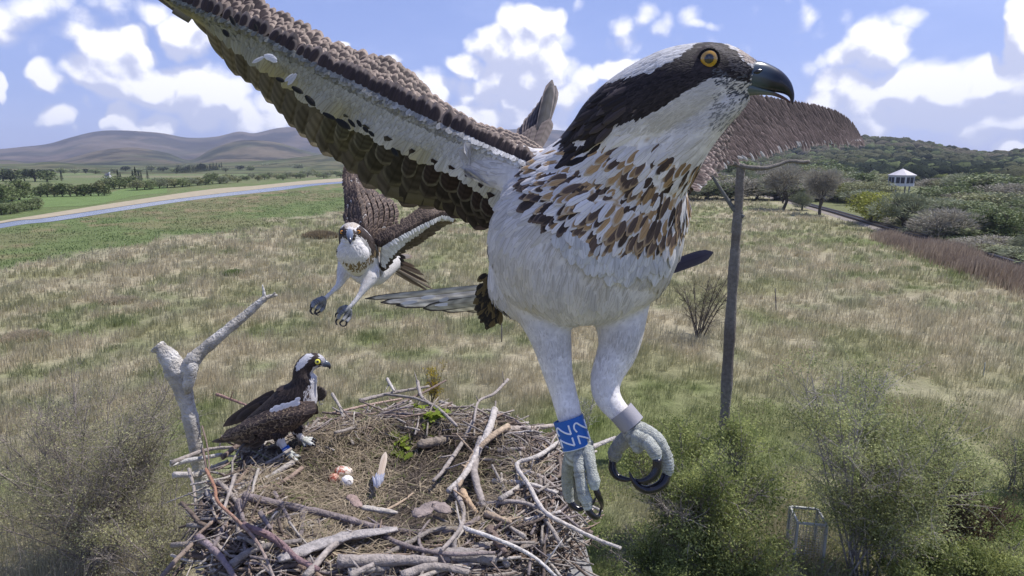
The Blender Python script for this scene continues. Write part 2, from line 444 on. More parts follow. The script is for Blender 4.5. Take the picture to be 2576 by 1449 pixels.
strip('meadow', [(-200, 512), (60, 500), (111, 494), (250, 487), (300, 478), (345, 469), (420, 468)],
      [(-200, 560), (60, 528), (111, 521), (190, 519), (257, 511), (345, 492), (420, 486)], .04, M_ground, (.13, .185, .065))
strip('field', [(-200, 420), (100, 426), (330, 424)], [(-200, 446), (100, 440), (330, 436)], .04, M_ground, (.17, .21, .09))

def mat_hill():
    m, t, b = new_mat('hillside'); tc = t.node('ShaderNodeTexCoord'); o = tc.outputs['Object']
    c = attr(t, 'Col').outputs['Color']; f = t.m('MULTIPLY_ADD', t.noise(o, .009, 8, .75), 2.2, -.1)
    cc = t.v('SCALE', c); t.l.new(f, cc.node.inputs['Scale'])
    t.l.new(cc, b.inputs['Base Color']); b.inputs['Roughness'].default_value = 1; b.inputs['Specular IOR Level'].default_value = 0
    bn = t.node('ShaderNodeBump'); bn.inputs['Strength'].default_value = .6; bn.inputs['Distance'].default_value = 8
    t.l.new(t.noise(o, .02, 6, .6), bn.inputs['Height']); t.l.new(bn.outputs[0], b.inputs['Normal']); return m
M_hill = mat_hill()
def hill(name, sky_, D0, D1, cols, relief=.25, pw=1.4, nx=420, seed=0, back=.25, rs=500):
    sx = [p[0] for p in sky_]; sy = [p[1] for p in sky_]
    px = np.linspace(sx[0], sx[-1], nx); sk = smoothpath(np.array(sky_, float), nx * 2)
    py = np.interp(px, sk[:, 0], sk[:, 1])
    A = []; Z1 = []
    for x, y in zip(px, py):
        r = ray(x, y); hd = math.hypot(r[0], r[1]); A.append(math.atan2(r[0], r[1])); Z1.append(H + r[2] / hd * D1)
    A = np.array(A); Z1 = np.array(Z1)
    ts = np.concatenate([np.linspace(0, 1, 60), 1 + np.linspace(0, back, 12)[1:]])
    V = []; 
    for t in ts:
        D = D0 + (D1 - D0) * t
        X = D * np.sin(A); Y = D * np.cos(A)
        if t <= 1:
            n = fbm(X + seed * 991, Y, rs, 5)
            rdg = np.abs(fbm(X + 333 * seed, Y + 777, rs * .8, 4) - .5) * 2
            z = Z1 * (t ** pw) * (1 - relief * 1.6 * (1 - t) * (n * .5 + (1 - rdg) * .8)) 
            z = z + relief * Z1 * .55 * math.sin(math.pi * t) * (n - .5)
        else:
            z = Z1 * (1 - ((t - 1) / back) ** 1.5)
        V.append(np.stack([X, Y, z - (1 if t == 0 else 0)], -1))
    V = np.array(V); m = len(ts); V = V.reshape(-1, 3)
    i = np.arange(m - 1)[:, None]; j = np.arange(nx - 1)[None]
    Q = np.stack([i * nx + j, i * nx + j + 1, (i + 1) * nx + j + 1, (i + 1) * nx + j], -1).reshape(-1, 4)
    f = fbm(V[:, 0] + seed * 77, V[:, 1], rs * .9, 5); f2 = fbm(V[:, 0], V[:, 1] + seed * 55, rs * .3, 4)
    c = mixc(cols[0], cols[1], (f - .38) * 4.5); k = np.clip((f2 - .48) * 9, 0, 1)[:, None]
    c = c * (1 - k * .7) + np.asarray(cols[2]) * k * .7
    mb = MB(); mb.add(V, Q, None, c); return tag(mb.build(name, M_hill), kind='structure'), V.reshape(m, nx, 3)
SKA = [(-900, 420), (-400, 395), (-100, 385), (0, 375), (50, 370), (120, 362), (180, 345), (240, 331), (300, 328), (400, 334), (470, 346), (540, 344), (600, 331),
       (640, 335), (700, 322), (760, 318), (830, 316), (950, 322), (1100, 330), (1250, 327), (1330, 324), (1430, 330), (1550, 352), (1700, 385), (1900, 398), (2300, 402), (3000, 400)]
hill('hills', SKA, 1500, 4200, [(.035, .030, .032), (.075, .068, .052), (.13, .10, .08)], .95, 1.1, seed=1, rs=650)
SKB = [(-900, 425), (-200, 410), (0, 402), (69, 408), (156, 402), (243, 380), (330, 371), (417, 384), (479, 402), (538, 372), (608, 353), (694, 358), (764, 378), (816, 388),
       (900, 380), (1100, 392), (1300, 398), (1600, 402), (1900, 404)]
hill('foothills', SKB, 1050, 2300, [(.12, .10, .07), (.075, .08, .048), (.022, .028, .026)], .9, 1.05, seed=2, rs=300)
SKC = [(-900, 430), (0, 413), (80, 410), (140, 408), (260, 416), (420, 412), (560, 408), (690, 402), (780, 392), (861, 384), (1000, 390), (1300, 402), (1700, 404)]
hill('low_hills', SKC, 620, 1300, [(.10, .115, .06), (.12, .115, .07), (.04, .05, .032)], .7, 1.05, seed=3, rs=130)
SKW = [(1400, 407), (1600, 405), (1780, 400), (1850, 398), (1910, 393), (1990, 377), (2060, 364), (2110, 356), (2170, 350), (2230, 352), (2300, 359), (2400, 382),
       (2480, 393), (2540, 388), (2620, 384), (3000, 380), (3500, 400)]
_, WH = hill('wooded_hill', SKW, 330, 900, [(.05, .06, .03), (.07, .08, .04), (.06, .06, .03)], .45, 1.25, seed=4, rs=150)

# ------------------------------------------------------------------ woods as one mass on the right-hand hill
def ico(sub=2):
    import bmesh
    bm = bmesh.new(); bmesh.ops.create_icosphere(bm, subdivisions=sub, radius=1)
    V = np.array([v.co[:] for v in bm.verts]); T = np.array([[v.index for v in f.verts] for f in bm.faces]); bm.free(); return V, T
IV, IT = ico(3); IV2, IT2 = ico(2)
def blobs(mb, cen, rad, cols, squash=1.0, hi=True, amp=.28):
    V0, T0 = (IV, IT) if hi else (IV2, IT2)
    var = []
    for k in range(8):
        r = 1 + amp * (fbm(V0[:, 0] * 3 + k * 9 + V0[:, 2] * 2.1, V0[:, 1] * 3 - V0[:, 2] * 2.7 + k * 5, 1.0, 4) - .5) * 2
        var.append(V0 * r[:, None])
    for c, r, co in zip(cen, rad, cols):
        a = RG.uniform(0, 6.28); ca, sa = math.cos(a), math.sin(a); v = var[RG.integers(8)]
        v = np.stack([v[:, 0] * ca - v[:, 1] * sa, v[:, 0] * sa + v[:, 1] * ca, v[:, 2] * squash], 1) * r + c
        mb.add(v, None, T0, co)
M_canopy = mat_col('wood_canopy', 1, 1.1, .55, 1.0, spec=0, bdist=1.2, detail=5)
def card_cloud(mb, cen, size, cols, aspect=1.0, dirs=None, upbias=.3, flat=0):
    """many leaf-sized rhombus faces at the given centres"""
    n = len(cen); size = np.broadcast_to(np.asarray(size, float), (n,))
    if dirs is None:
        d = RG.normal(0, 1, (n, 3))
    else: d = dirs + RG.normal(0, .25, (n, 3))
    d /= np.linalg.norm(d, axis=1, keepdims=True)
    q = RG.normal(0, 1, (n, 3)); q[:, 2] += upbias
    s = np.cross(d, q); s /= np.linalg.norm(s, axis=1, keepdims=True) + 1e-9
    a = d * size[:, None]; b = s * (size / aspect)[:, None] * .6
    V = np.stack([cen - a * .5, cen + b * .5 + a * .05, cen + a * .5, cen - b * .5 + a * .05], 1).reshape(-1, 3)
    Q = np.arange(n * 4).reshape(-1, 4)
    mb.add(V, Q, None, np.repeat(np.broadcast_to(cols, (n, 3)), 4, 0))
def build_wood():
    mb = MB(); m, nx, _ = WH.shape; n = 5200; cen = []; rad = []; co = []
    for _ in range(n):
        t = RG.random() ** .8 * .97; i = int(t * 58); j = RG.integers(0, nx - 1); p = WH[i, j]
        n_ = float(fbm(np.array([p[0]]), np.array([p[1]]), 110, 3)[0]); r = RG.uniform(3.6, 6.5)
        cen.append(p + np.array([0, 0, r * .35])); rad.append(r)
        base = (np.array((.035, .045, .032)) if n_ > .55 else np.array((.095, .10, .06)) if n_ > .40 else np.array((.13, .12, .085)))
        if RG.random() < .15: base = np.array((.12, .145, .07))
        co.append(base * RG.uniform(.75, 1.25))
    blobs(mb, cen, rad, co, .95, hi=False, amp=.35)
    # leaf-clump faces over the crowns break the smooth outlines
    cen = np.array(cen); rad = np.array(rad); co = np.array(co); idx = RG.integers(0, n, 90000)
    u = RG.normal(0, 1, (90000, 3)); u /= np.linalg.norm(u, axis=1, keepdims=True); u[:, 2] = np.abs(u[:, 2]) * .9
    card_cloud(mb, cen[idx] + u * (rad[idx] * RG.uniform(.9, 1.12, 90000))[:, None], RG.uniform(.8, 1.7, 90000), co[idx] * RG.uniform(.7, 1.35, (90000, 1)))
    tag(mb.build('woodland', M_canopy), 'mixed woodland of dark and grey green crowns covering the right hill', 'woodland', kind='stuff')
build_wood()

# ------------------------------------------------------------------ trees (unit height prototypes, then copies)
KINDS = {'green': ((.10, .135, .05), (.20, .24, .10)), 'olive': ((.16, .17, .075), (.29, .30, .15)), 'grey': ((.24, .22, .175), (.38, .36, .29)),
         'greygreen': ((.17, .19, .12), (.31, .34, .21)), 'dark': ((.03, .045, .03), (.065, .085, .05)), 'yellow': ((.24, .26, .045), (.44, .45, .09)),
         'midgreen': ((.13, .16, .07), (.24, .28, .13))}
PROTO = {}
def proto_tree(kind, seed, shape='round', n=2600, card=.05, lobes=11):
    rs = np.random.default_rng(seed); c0, c1 = [np.array(c) for c in KINDS[kind]]
    root = empty('tree', (0, 0, 0)); tb = MB(); cb = MB()
    if shape == 'conifer':
        tube(tb, [(0, 0, 0), (0, 0, .5), (0, 0, .97)], [.03, .02, .004], 6, (.06, .045, .03))
        k = n; t = rs.random(k) ** .75; z = .1 + t * .9; rr = (1 - t) * .30 * (.72 + .28 * np.sin(z * 46)) * rs.random(k) ** .4 + .008
        a = rs.uniform(0, 6.283, k); cen = np.stack([rr * np.cos(a), rr * np.sin(a), z - rr * .25], 1)
        dirs = np.stack([np.cos(a), np.sin(a), np.full(k, -.3)], 1); f = rs.random(k)
        card_cloud(cb, cen, card * rs.uniform(.8, 1.6, k), (c0 * (1 - f)[:, None] + c1 * f[:, None]), 2.2, dirs)
    else:
        L = []
        for _ in range(lobes):
            a = rs.uniform(0, 6.283); el_ = rs.uniform(-.7 if shape == 'bush' else -.25, 1.2); q = rs.uniform(.14, .32)
            L.append((np.array([math.cos(a) * math.cos(el_) * q, math.sin(a) * math.cos(el_) * q, .56 + math.sin(el_) * .25]), rs.uniform(.13, .22)))
        L.append((np.array([0, 0, .55]), .24))
        low = .12 if shape == 'bush' else .3
        if shape == 'bush': L = [(c * np.array([1.15, 1.15, 1.0]) - np.array([0, 0, .14]), r * 1.15) for c, r in L]
        tube(tb, smoothpath([(0, 0, -.03), (rs.normal(0, .02), rs.normal(0, .02), .22), (rs.normal(0, .03), 0, .5)], 6), np.linspace(.034, .016, 6), 7, (.10, .085, .065), jit=.08)
        for c, r in L:
            z0 = rs.uniform(.12, .38); mid = c * .5 + np.array([0, 0, z0 * .4]) + rs.normal(0, .02, 3)
            tube(tb, smoothpath([(0, 0, z0), mid, c], 6), np.linspace(.015, .004, 6), 5, (.11, .095, .075), jit=.08)
            for _k in range(7):
                e = c + rs.normal(0, 1, 3) * r * .7
                tube(tb, smoothpath([mid * .3 + c * .7, (c + e) / 2 + rs.normal(0, .01, 3), e], 4), [.005, .004, .003, .001], 3, (.15, .13, .11), caps=False)
        k = n; idx = rs.integers(0, len(L), k); cc = np.array([l[0] for l in L])[idx]; r = np.array([l[1] for l in L])[idx]
        u = rs.normal(0, 1, (k, 3)); u /= np.linalg.norm(u, axis=1, keepdims=True)
        rad = r * (.55 + .5 * rs.random(k) ** .5); cen = cc + u * rad[:, None]; cen[:, 2] = np.maximum(cen[:, 2], .04 if shape == 'bush' else .14 + .1 * rs.random(k))
        lb = rs.random(len(L))[idx]; f = np.clip(lb * .6 + rs.random(k) * .5, 0, 1)
        cols = c0 * (1 - f)[:, None] + c1 * f[:, None]
        if kind.startswith('grey') and shape != 'solid':
            card_cloud(cb, cen, card * rs.uniform(1.3, 3.2, k), cols, 5.5, u + np.array([0, 0, .5]))
        else: card_cloud(cb, cen, card * rs.uniform(.7, 1.4, k), cols, 1.15)
    t_ = tb.build('trunk', M_trunk, root); c_ = cb.build('crown', M_far, root)
    return root, t_, c_
used = set()
def put_tree(kind, shape, x, yb, wpx, hpx, label, group, var=0, n=2600, card=.05, name=None, base=None, cat='tree'):
    if group and shape == 'round' and x < 1300: shape = 'bush'; wpx *= 1.25; yb += 1; hpx *= RG.uniform(.9, 1.3)
    """x, yb: where the foot stands in the photograph; the tree is then a real tree on the ground there"""
    key = (kind, shape, var % 3, n, card)
    if key not in PROTO: PROTO[key] = proto_tree(kind, hash((kind, shape, var % 3)) % 9999 if False else (sum(map(ord, kind + shape)) * 7 + var % 3), shape, n, card)
    root, t_, c_ = PROTO[key]
    b = G(x, yb) if base is None else np.array(base); d = (b - CAM) @ FWD
    h = hpx / FP * d; w_ = wpx / FP * d / .72
    if key in used: r = root.copy(); COL.objects.link(r); ch = [t_.copy(), c_.copy()]
    else: used.add(key); r = root; ch = [t_, c_]
    for c in ch:
        if c.name not in COL.objects: COL.objects.link(c)
        c.parent = r
    r.name = name or 'tree'
    r.location = b; r.scale = (w_, w_, h / .98); r.rotation_euler = (0, 0, RG.uniform(0, 6.28))
    tag(r, label, cat, group); return r

def place_trees():
    U = RG.uniform
    # left: beyond the river
    for i, x in enumerate([-60, -20, 8, 30, 62, 88, 118]):
        put_tree('dark' if i % 2 else 'green', 'round', x, 455 + U(-1, 1), U(30, 42), U(26, 36), 'dark green tree in the row at the far left edge below the hills', 'trees at the far left edge below the hills', i, 900, .09)
    for i, x in enumerate([0, 14, 34, 52]):
        put_tree('green', 'round', x - 4, 512 - i * 3, U(36, 46), U(38, 50), 'green tree at the left edge where the near meadow begins', 'trees at the left end of the meadow', i, 1600, .07)
    for i, x in enumerate([4, 24, 44, 62, 80, 97]):
        put_tree('midgreen' if i % 2 else 'green', 'bush', x, 541 - i * 3.2, U(34, 44), U(24, 34), 'rounded green bush on the river bank at the left edge', 'bushes on the bank by the sand at the left edge', i, 1600, .07, 'bush', cat='bush')
    for i, x in enumerate([103, 120, 138, 158, 176, 194, 212, 230, 248, 262]):
        put_tree(['green', 'midgreen', 'olive'][i % 3], 'round', x, 495 - i * .4, U(24, 32), U(28, 36), 'rounded tree in the hedgerow along the top of the bright meadow', 'hedgerow trees above the bright meadow', i, 1300, .08)
    for i, x in enumerate([275, 287, 300, 314, 329]):
        put_tree('green' if i % 2 else 'midgreen', 'round', x, 476 - i * 1.0, U(22, 30), U(26, 34), 'green tree between the two meadows left of the oak row', 'trees between the two meadows', i, 1300, .08)
    for i, (x, y, h) in enumerate([(299, 462, 34), (305, 463, 28), (336, 460, 32), (343, 459, 38), (351, 460, 30), (357, 459, 25), (372, 452, 24), (156, 456, 26)]):
        put_tree('dark', 'conifer', x, y, h * .55, h, 'tall dark conifer standing above the hedgerow trees', 'single conifers above the hedgerow', i, 1500, .05)
    for i in range(30):
        x = 444 + i * 3.95 + U(-1, 1)
        put_tree('dark', 'conifer', x, 437 - i * .25, U(9, 12), U(15, 22), 'dark conifer in the plantation block below the brown hills', 'conifers of the plantation below the hills', i, 700, .08)
    for i, x in enumerate([346, 364, 383, 402, 420, 440, 459, 478, 497, 516, 535, 553, 570]):
        put_tree(['olive', 'green', 'midgreen', 'greygreen'][i % 4], 'round', x, 478 - i * 1.55, U(24, 32), U(24, 33) - i * .5, 'broad tree in the row behind the sand bank left of the large wing', 'row of broad trees behind the sand bank', i, 1300, .08)
    for i in range(26):
        x = 585 + i * 12 + U(-5, 5)
        put_tree(['greygreen', 'olive', 'midgreen', 'green'][i % 4], 'bush', x, 457 - i * .55 + U(-7, 3), U(16, 26), U(13, 19), 'low bush scattered beyond the far end of the river', 'bushes beyond the far end of the river', i, 700, .09, 'bush', cat='bush')
    for i in range(30):
        x = -40 + i * 32 + U(-8, 8)
        put_tree(['midgreen', 'greygreen', 'dark'][i % 3], 'round', x, 440 - i * .6 + U(-3, 4), U(14, 20), U(12, 18), 'small distant tree at the foot of the brown hills', 'distant trees at the foot of the hills', i, 500, .11)
    # right: along the railway
    sp = [('grey', 'round', 1969, 527, 96, 112, 'bare grey tree with spreading limbs beside the railway, just right of the perch pole'),
          ('grey', 'round', 2062, 541, 88, 118, 'bare grey tree with one pale slender stem on the marsh side of the railway'),
          ('greygreen', 'bush', 2017, 528, 58, 52, 'low grey green bush between the two bare trees by the railway'),
          ('yellow', 'bush', 2106, 508, 46, 52, 'small bright yellow green bush behind the railway left of the white house'),
          ('olive', 'bush', 2160, 510, 108, 70, 'wide olive bush behind the railway below the far cottages'),
          ('yellow', 'bush', 2190, 565, 92, 102, 'large bright yellow green bush leaning over the railway'),
          ('greygreen', 'round', 2268, 583, 122, 98, 'grey green dome shaped tree on a pale stem in front of the railway'),
          ('grey', 'bush', 2372, 606, 136, 98, 'wide grey dome shaped bush at the head of the brown reed bed'),
          ('midgreen', 'bush', 2452, 606, 90, 84, 'green bush right of the wide grey dome bush behind the rails'),
          ('green', 'bush', 2520, 612, 120, 110, 'dark green bush near the right edge behind the rails'),
          ('greygreen', 'bush', 2573, 645, 60, 58, 'pale green bush cut by the right edge beside the rails'),
          ('grey', 'bush', 1800, 490, 80, 70, 'grey bush at the far end of the railway between breast and perch pole'),
          ('greygreen', 'bush', 1862, 486, 80, 76, 'grey green bush behind the top of the perch pole'),
          ('grey', 'bush', 1905, 482, 60, 60, 'grey twiggy bush just right of the perch pole top')]
    for i, (k, s, x, y, w_, h, lab) in enumerate(sp):
        put_tree(k, s, x, y, w_, h, lab, None, i, 5200, .038, 'tree' if s == 'round' else 'bush', cat='tree' if s == 'round' else 'bush')
    for i in range(88):
        x = 1690 + (i % 22) * 44 + U(-18, 18); row = i // 22; y = 503 - row * 17 + max(0, x - 2100) * (.17 - row * .045) + U(-4, 4)
        if row == 3 and x < 2230: continue
        if row == 3: y = np.interp(x, [1700, 1895, 2080, 2180, 2270, 2400, 2576, 2900], [462, 481, 525, 552, 578, 612, 664, 770]) - U(2, 9)
        if 2195 < x < 2345 and row in (0, 1, 2): continue
        put_tree(['olive', 'greygreen', 'midgreen', 'green', 'grey'][i % 5], 'bush', x, y, U(80, 150), U(46, 78) if row < 3 else U(26, 46), 'rounded bush in the belt of scrub between the railway and the wooded hill', 'scrub belt behind the railway', i, 2600, .05, 'bush', cat='bush')
    for i in range(14):
        x = 1440 + i * 26
        put_tree(['olive', 'grey', 'midgreen'][i % 3], 'bush', x, 450 + U(-4, 4), U(40, 60), U(24, 34), 'distant bush at the far edge of the marsh behind the large osprey', 'bushes at the far edge of the marsh', i, 700, .09, 'bush', cat='bush')
place_trees()
def far_wood():       # scrub behind, reads as one mass up to the hill
    mb = MB(); n = 2200; cen = []; rad = []; co = []
    for _ in range(n):
        x = RG.uniform(1650, 2900); y = RG.uniform(424, 462); b = G(x, y + max(0, x - 2200) * .03); r = RG.uniform(2, 4.2)
        k = RG.random(); c = np.array((.12, .14, .05)) if k < .4 else np.array((.15, .145, .085)) if k < .75 else np.array((.07, .095, .04))
        cen.append(b + np.array([0, 0, r * .5])); rad.append(r); co.append(c * RG.uniform(.8, 1.2))
    blobs(mb, cen, rad, co, .9, hi=False, amp=.35)
    cen = np.array(cen); rad = np.array(rad); co = np.array(co); k = 60000; idx = RG.integers(0, n, k)
    u = RG.normal(0, 1, (k, 3)); u /= np.linalg.norm(u, axis=1, keepdims=True); u[:, 2] = np.abs(u[:, 2])
    card_cloud(mb, cen[idx] + u * (rad[idx] * RG.uniform(.9, 1.15, k))[:, None], RG.uniform(.4, .9, k), co[idx] * RG.uniform(.7, 1.35, (k, 1)))
    tag(mb.build('scrubland', M_canopy), 'pale green scrub filling the flat land below the wooded hill', 'scrub', kind='stuff')
far_wood()

# ------------------------------------------------------------------ railway
def railway():
    path = smoothpath([(1700, 452), (1800, 468), (1895, 486), (1960, 500), (2080, 532), (2180, 562), (2270, 588), (2400, 622), (2576, 672), (2900, 780)], 160)
    C_ = np.array([G(x, y) for x, y in path]); t = np.gradient(C_, axis=0); t /= np.linalg.norm(t, axis=1, keepdims=True)
    s = np.stack([t[:, 1], -t[:, 0], np.zeros(len(t))], 1)
    seg = np.concatenate([[0], np.cumsum(np.linalg.norm(np.diff(C_, axis=0), axis=1))])
    mb = MB(); prof = [(-2.1, .0), (-1.5, .25), (1.5, .25), (2.1, .0)]; n = len(C_)
    V = np.array([C_ + s * a + np.array([0, 0, z]) for a, z in prof]).transpose(1, 0, 2).reshape(-1, 3)
    i = np.arange(n - 1)[:, None]; j = np.arange(3)[None]
    Q = np.stack([i * 4 + j, i * 4 + j + 1, (i + 1) * 4 + j + 1, (i + 1) * 4 + j], -1).reshape(-1, 4)[:, ::-1]
    mb.add(V, Q, None, (.25, .22, .19)); tag(mb.build('railway_bed', mat_col('ballast', .95, 3, .5, .8, bdist=.08)), kind='structure')
    root = empty('railway_track', C_[80]); tag(root, 'dark double line of rails running down the right side behind the bushes', 'railway')
    for a in (-.75, .75):
        r = MB(); tube(r, C_ + s * a + np.array([0, 0, .46]), .17, 4, (.040, .034, .032)); r.build('rail', M_metal, root)
    sl = MB(); 
    for d in np.arange(2, seg[-1], .75):
        c = np.array([np.interp(d, seg, C_[:, k]) for k in range(3)]); q = np.array([np.interp(d, seg, s[:, k]) for k in range(3)])
        beam(sl, c - q * 1.3 + (0, 0, .39), c + q * 1.3 + (0, 0, .39), .26, .12, (.07, .055, .045))
    o = sl.build('sleepers', M_bark, root); tag(o, kind='stuff')
railway()

# ------------------------------------------------------------------ observatory on stilts and far cottages
def observatory():
    c = PY(2266, 468, 190.0); d = (c - CAM) @ FWD; u = d / FP      # metres per picture unit
    z0 = c[2]; root = empty('observatory', (c[0], c[1], 0)); tag(root, 'white eight sided observatory with pale pyramid roof raised above the scrub', 'observatory')
    rr = 30 * u; hh = 27 * u; cx, cy = c[0], c[1]; k = 8
    ang = [R(22.5 + 45 * i + 8) for i in range(k)]; pt = [(cx + rr * math.cos(a), cy + rr * math.sin(a)) for a in ang]
    mb = MB(); V = [(x, y, z0) for x, y in pt] + [(x, y, z0 + hh) for x, y in pt] + [(cx, cy, z0), (cx, cy, z0 + hh)]
    mb.add(V, [(i, (i + 1) % k, k + (i + 1) % k, k + i) for i in range(k)], [(2 * k, (i + 1) % k, i) for i in range(k)] + [(2 * k + 1, k + i, k + (i + 1) % k) for i in range(k)], (.62, .63, .66))
    mb.build('wall', M_paint, root, smooth=False)
    rf = MB(); ro = rr * 1.10; P2 = [(cx + ro * math.cos(a), cy + ro * math.sin(a)) for a in ang]
    V = [(x, y, z0 + hh + .03) for x, y in P2] + [(cx, cy, z0 + hh + 16 * u)] + [(x, y, z0 + hh - .12) for x, y in P2]
    rf.add(V, [(i, k + 1 + i, k + 1 + (i + 1) % k, (i + 1) % k) for i in range(k)], [(i, (i + 1) % k, k) for i in range(k)], (.50, .48, .50))
    rfo = rf.build('roof', M_paint, root, smooth=False)
    fin_ = MB(); tube(fin_, [(cx, cy, z0 + hh + 16 * u - .1), (cx, cy, z0 + hh + 18 * u)], [.12, .06], 8, (.5, .5, .5)); fin_.build('finial', M_paint, rfo)
    for i in range(k):
        (x0, y0), (x1, y1) = pt[i], pt[(i + 1) % k]; a = np.array([x0, y0, 0]); b = np.array([x1, y1, 0]); nv = nrm(np.cross(b - a, (0, 0, 1)))
        if nv @ (np.array([cx, cy, 0]) - a) > 0: nv = -nv
        for f0, f1 in ((.10, .46), (.54, .90)):
            p0 = a + (b - a) * f0 + nv * .02; p1 = a + (b - a) * f1 + nv * .02
            wb = MB(); q = [(*p0[:2], z0 + hh * .28), (*p1[:2], z0 + hh * .28), (*p1[:2], z0 + hh * .82), (*p0[:2], z0 + hh * .82)]
            q2 = [(x + nv[0] * .05, y + nv[1] * .05, z) for x, y, z in q]
            wb.add(q + q2, [(0,1,2,3),(4,5,6,7),(0,1,5,4),(1,2,6,5),(2,3,7,6),(3,0,4,7)], None, (.03, .03, .045)); wb.build('window', M_metal, root, smooth=False)
    for x, y in pt[::2]: st = MB(); beam(st, (cx + (x - cx) * .7, cy + (y - cy) * .7, -.1), (cx + (x - cx) * .7, cy + (y - cy) * .7, z0 + .02), .35, .35, (.35, .36, .38)); st.build('stilt', M_paint, root)
observatory()
def cottage(x, y, Y, wpx, hpx, label, wall=(.65, .65, .64), roof=(.16, .16, .18), rz=.3):
    c = PY(x, y, Y); u = ((c - CAM) @ FWD) / FP; W = wpx * u / 2; D = W * .6; h = hpx * .55 * u; rt = hpx * u
    root = empty('cottage', c); tag(root, label, 'cottage')
    ca, sa = math.cos(rz), math.sin(rz)
    def T(p): return (c[0] + p[0] * ca - p[1] * sa, c[1] + p[0] * sa + p[1] * ca, c[2] + p[2])
    a = MB(); V = [T(p) for p in [(-W,-D,-3),(W,-D,-3),(W,D,-3),(-W,D,-3),(-W,-D,h),(W,-D,h),(W,D,h),(-W,D,h),(-W,0,rt),(W,0,rt)]]
    a.add(V, [(0,1,5,4),(1,2,6,5),(2,3,7,6),(3,0,4,7)], [(4,8,7),(5,6,9)], wall); a.build('wall', M_paint, root, smooth=False)
    b = MB(); e = W * .06; q = [(-W-e,-D-e,h-.1),(W+e,-D-e,h-.1),(W+e,D+e,h-.1),(-W-e,D+e,h-.1),(-W-e,0,rt+.15),(W+e,0,rt+.15)]
    q = q + [(p[0], p[1], p[2] + .2) for p in q]; V = [T(p) for p in q]
    b.add(V, [(0,1,5,4),(2,3,4,5),(6,7,11,10),(8,9,10,11),(0,1,7,6),(2,3,9,8)], [], roof); r = b.build('roof', M_paint, root, smooth=False)
    ch = MB(); p = T((W * .75, 0, rt)); box(ch, (p[0] - .3, p[1] - .3, p[2] - .3), (p[0] + .3, p[1] + .3, p[2] + .9), wall); ch.build('chimney', M_paint, r, smooth=False)
    for k in (-.55, .05, .6):
        wq = MB(); V = [T(p) for p in [(W*k-W*.1,-D-.03,h*.35),(W*k+W*.1,-D-.03,h*.35),(W*k+W*.1,-D-.03,h*.8),(W*k-W*.1,-D-.03,h*.8)]]
        V2 = [T(p) for p in [(W*k-W*.1,-D-.08,h*.35),(W*k+W*.1,-D-.08,h*.35),(W*k+W*.1,-D-.08,h*.8),(W*k-W*.1,-D-.08,h*.8)]]
        wq.add(V + V2, [(4,5,6,7),(0,1,5,4),(1,2,6,5),(2,3,7,6),(3,0,4,7)], None, (.04, .04, .05)); wq.build('window', M_metal, root, smooth=False)
cottage(2194, 440, 300, 13, 8, 'tiny white cottage among trees left of the white observatory')
cottage(2222, 444, 290, 20, 7, 'long low pale cottage nearest the left side of the white observatory', (.5, .48, .47), (.35, .33, .36), .1)
cottage(2420, 452, 300, 15, 11, 'small white cottage on the wooded slope right of the white observatory')
cottage(272, 447, 300, 13, 9, 'tiny white cottage between conifers at the foot of the hills', rz=-.2)

# ------------------------------------------------------------------ marsh grass
def blades(mb, x, y, hgt, wid, cols, nb, lean=.45, spread=.12):
    n = len(x) * nb; X = np.repeat(x, nb); Y = np.repeat(y, nb); h = np.repeat(hgt, nb) * RG.uniform(.55, 1.15, n); w_ = np.repeat(wid, nb)
    X = X + RG.normal(0, 1, n) * spread * (1 + w_ * 8); Y = Y + RG.normal(0, 1, n) * spread * (1 + w_ * 8)
    a = RG.uniform(0, 6.28, n); l = RG.uniform(0, 1, n) * lean * h; fx = np.cos(a) * l + .12 * h; fy = np.sin(a) * l
    b = RG.uniform(0, 6.28, n); sx = np.cos(b) * w_ * .5; sy = np.sin(b) * w_ * .5; o = np.full(n, -.08)
    V = np.stack([np.stack([X - sx, Y - sy, o], 1), np.stack([X + sx, Y + sy, o], 1),
                  np.stack([X + sx * .8 + fx * .4, Y + sy * .8 + fy * .4, h * .62], 1), np.stack([X - sx * .8 + fx * .4, Y - sy * .8 + fy * .4, h * .62], 1),
                  np.stack([X + fx, Y + fy, h], 1)], 1).reshape(-1, 3)
    i = np.arange(n) * 5; c = np.repeat(cols, nb, 0) * RG.uniform(.72, 1.3, (n, 1))
    mb.add(V, np.stack([i, i + 1, i + 2, i + 3], 1), np.stack([i + 3, i + 2, i + 4], 1), np.repeat(c, 5, 0))
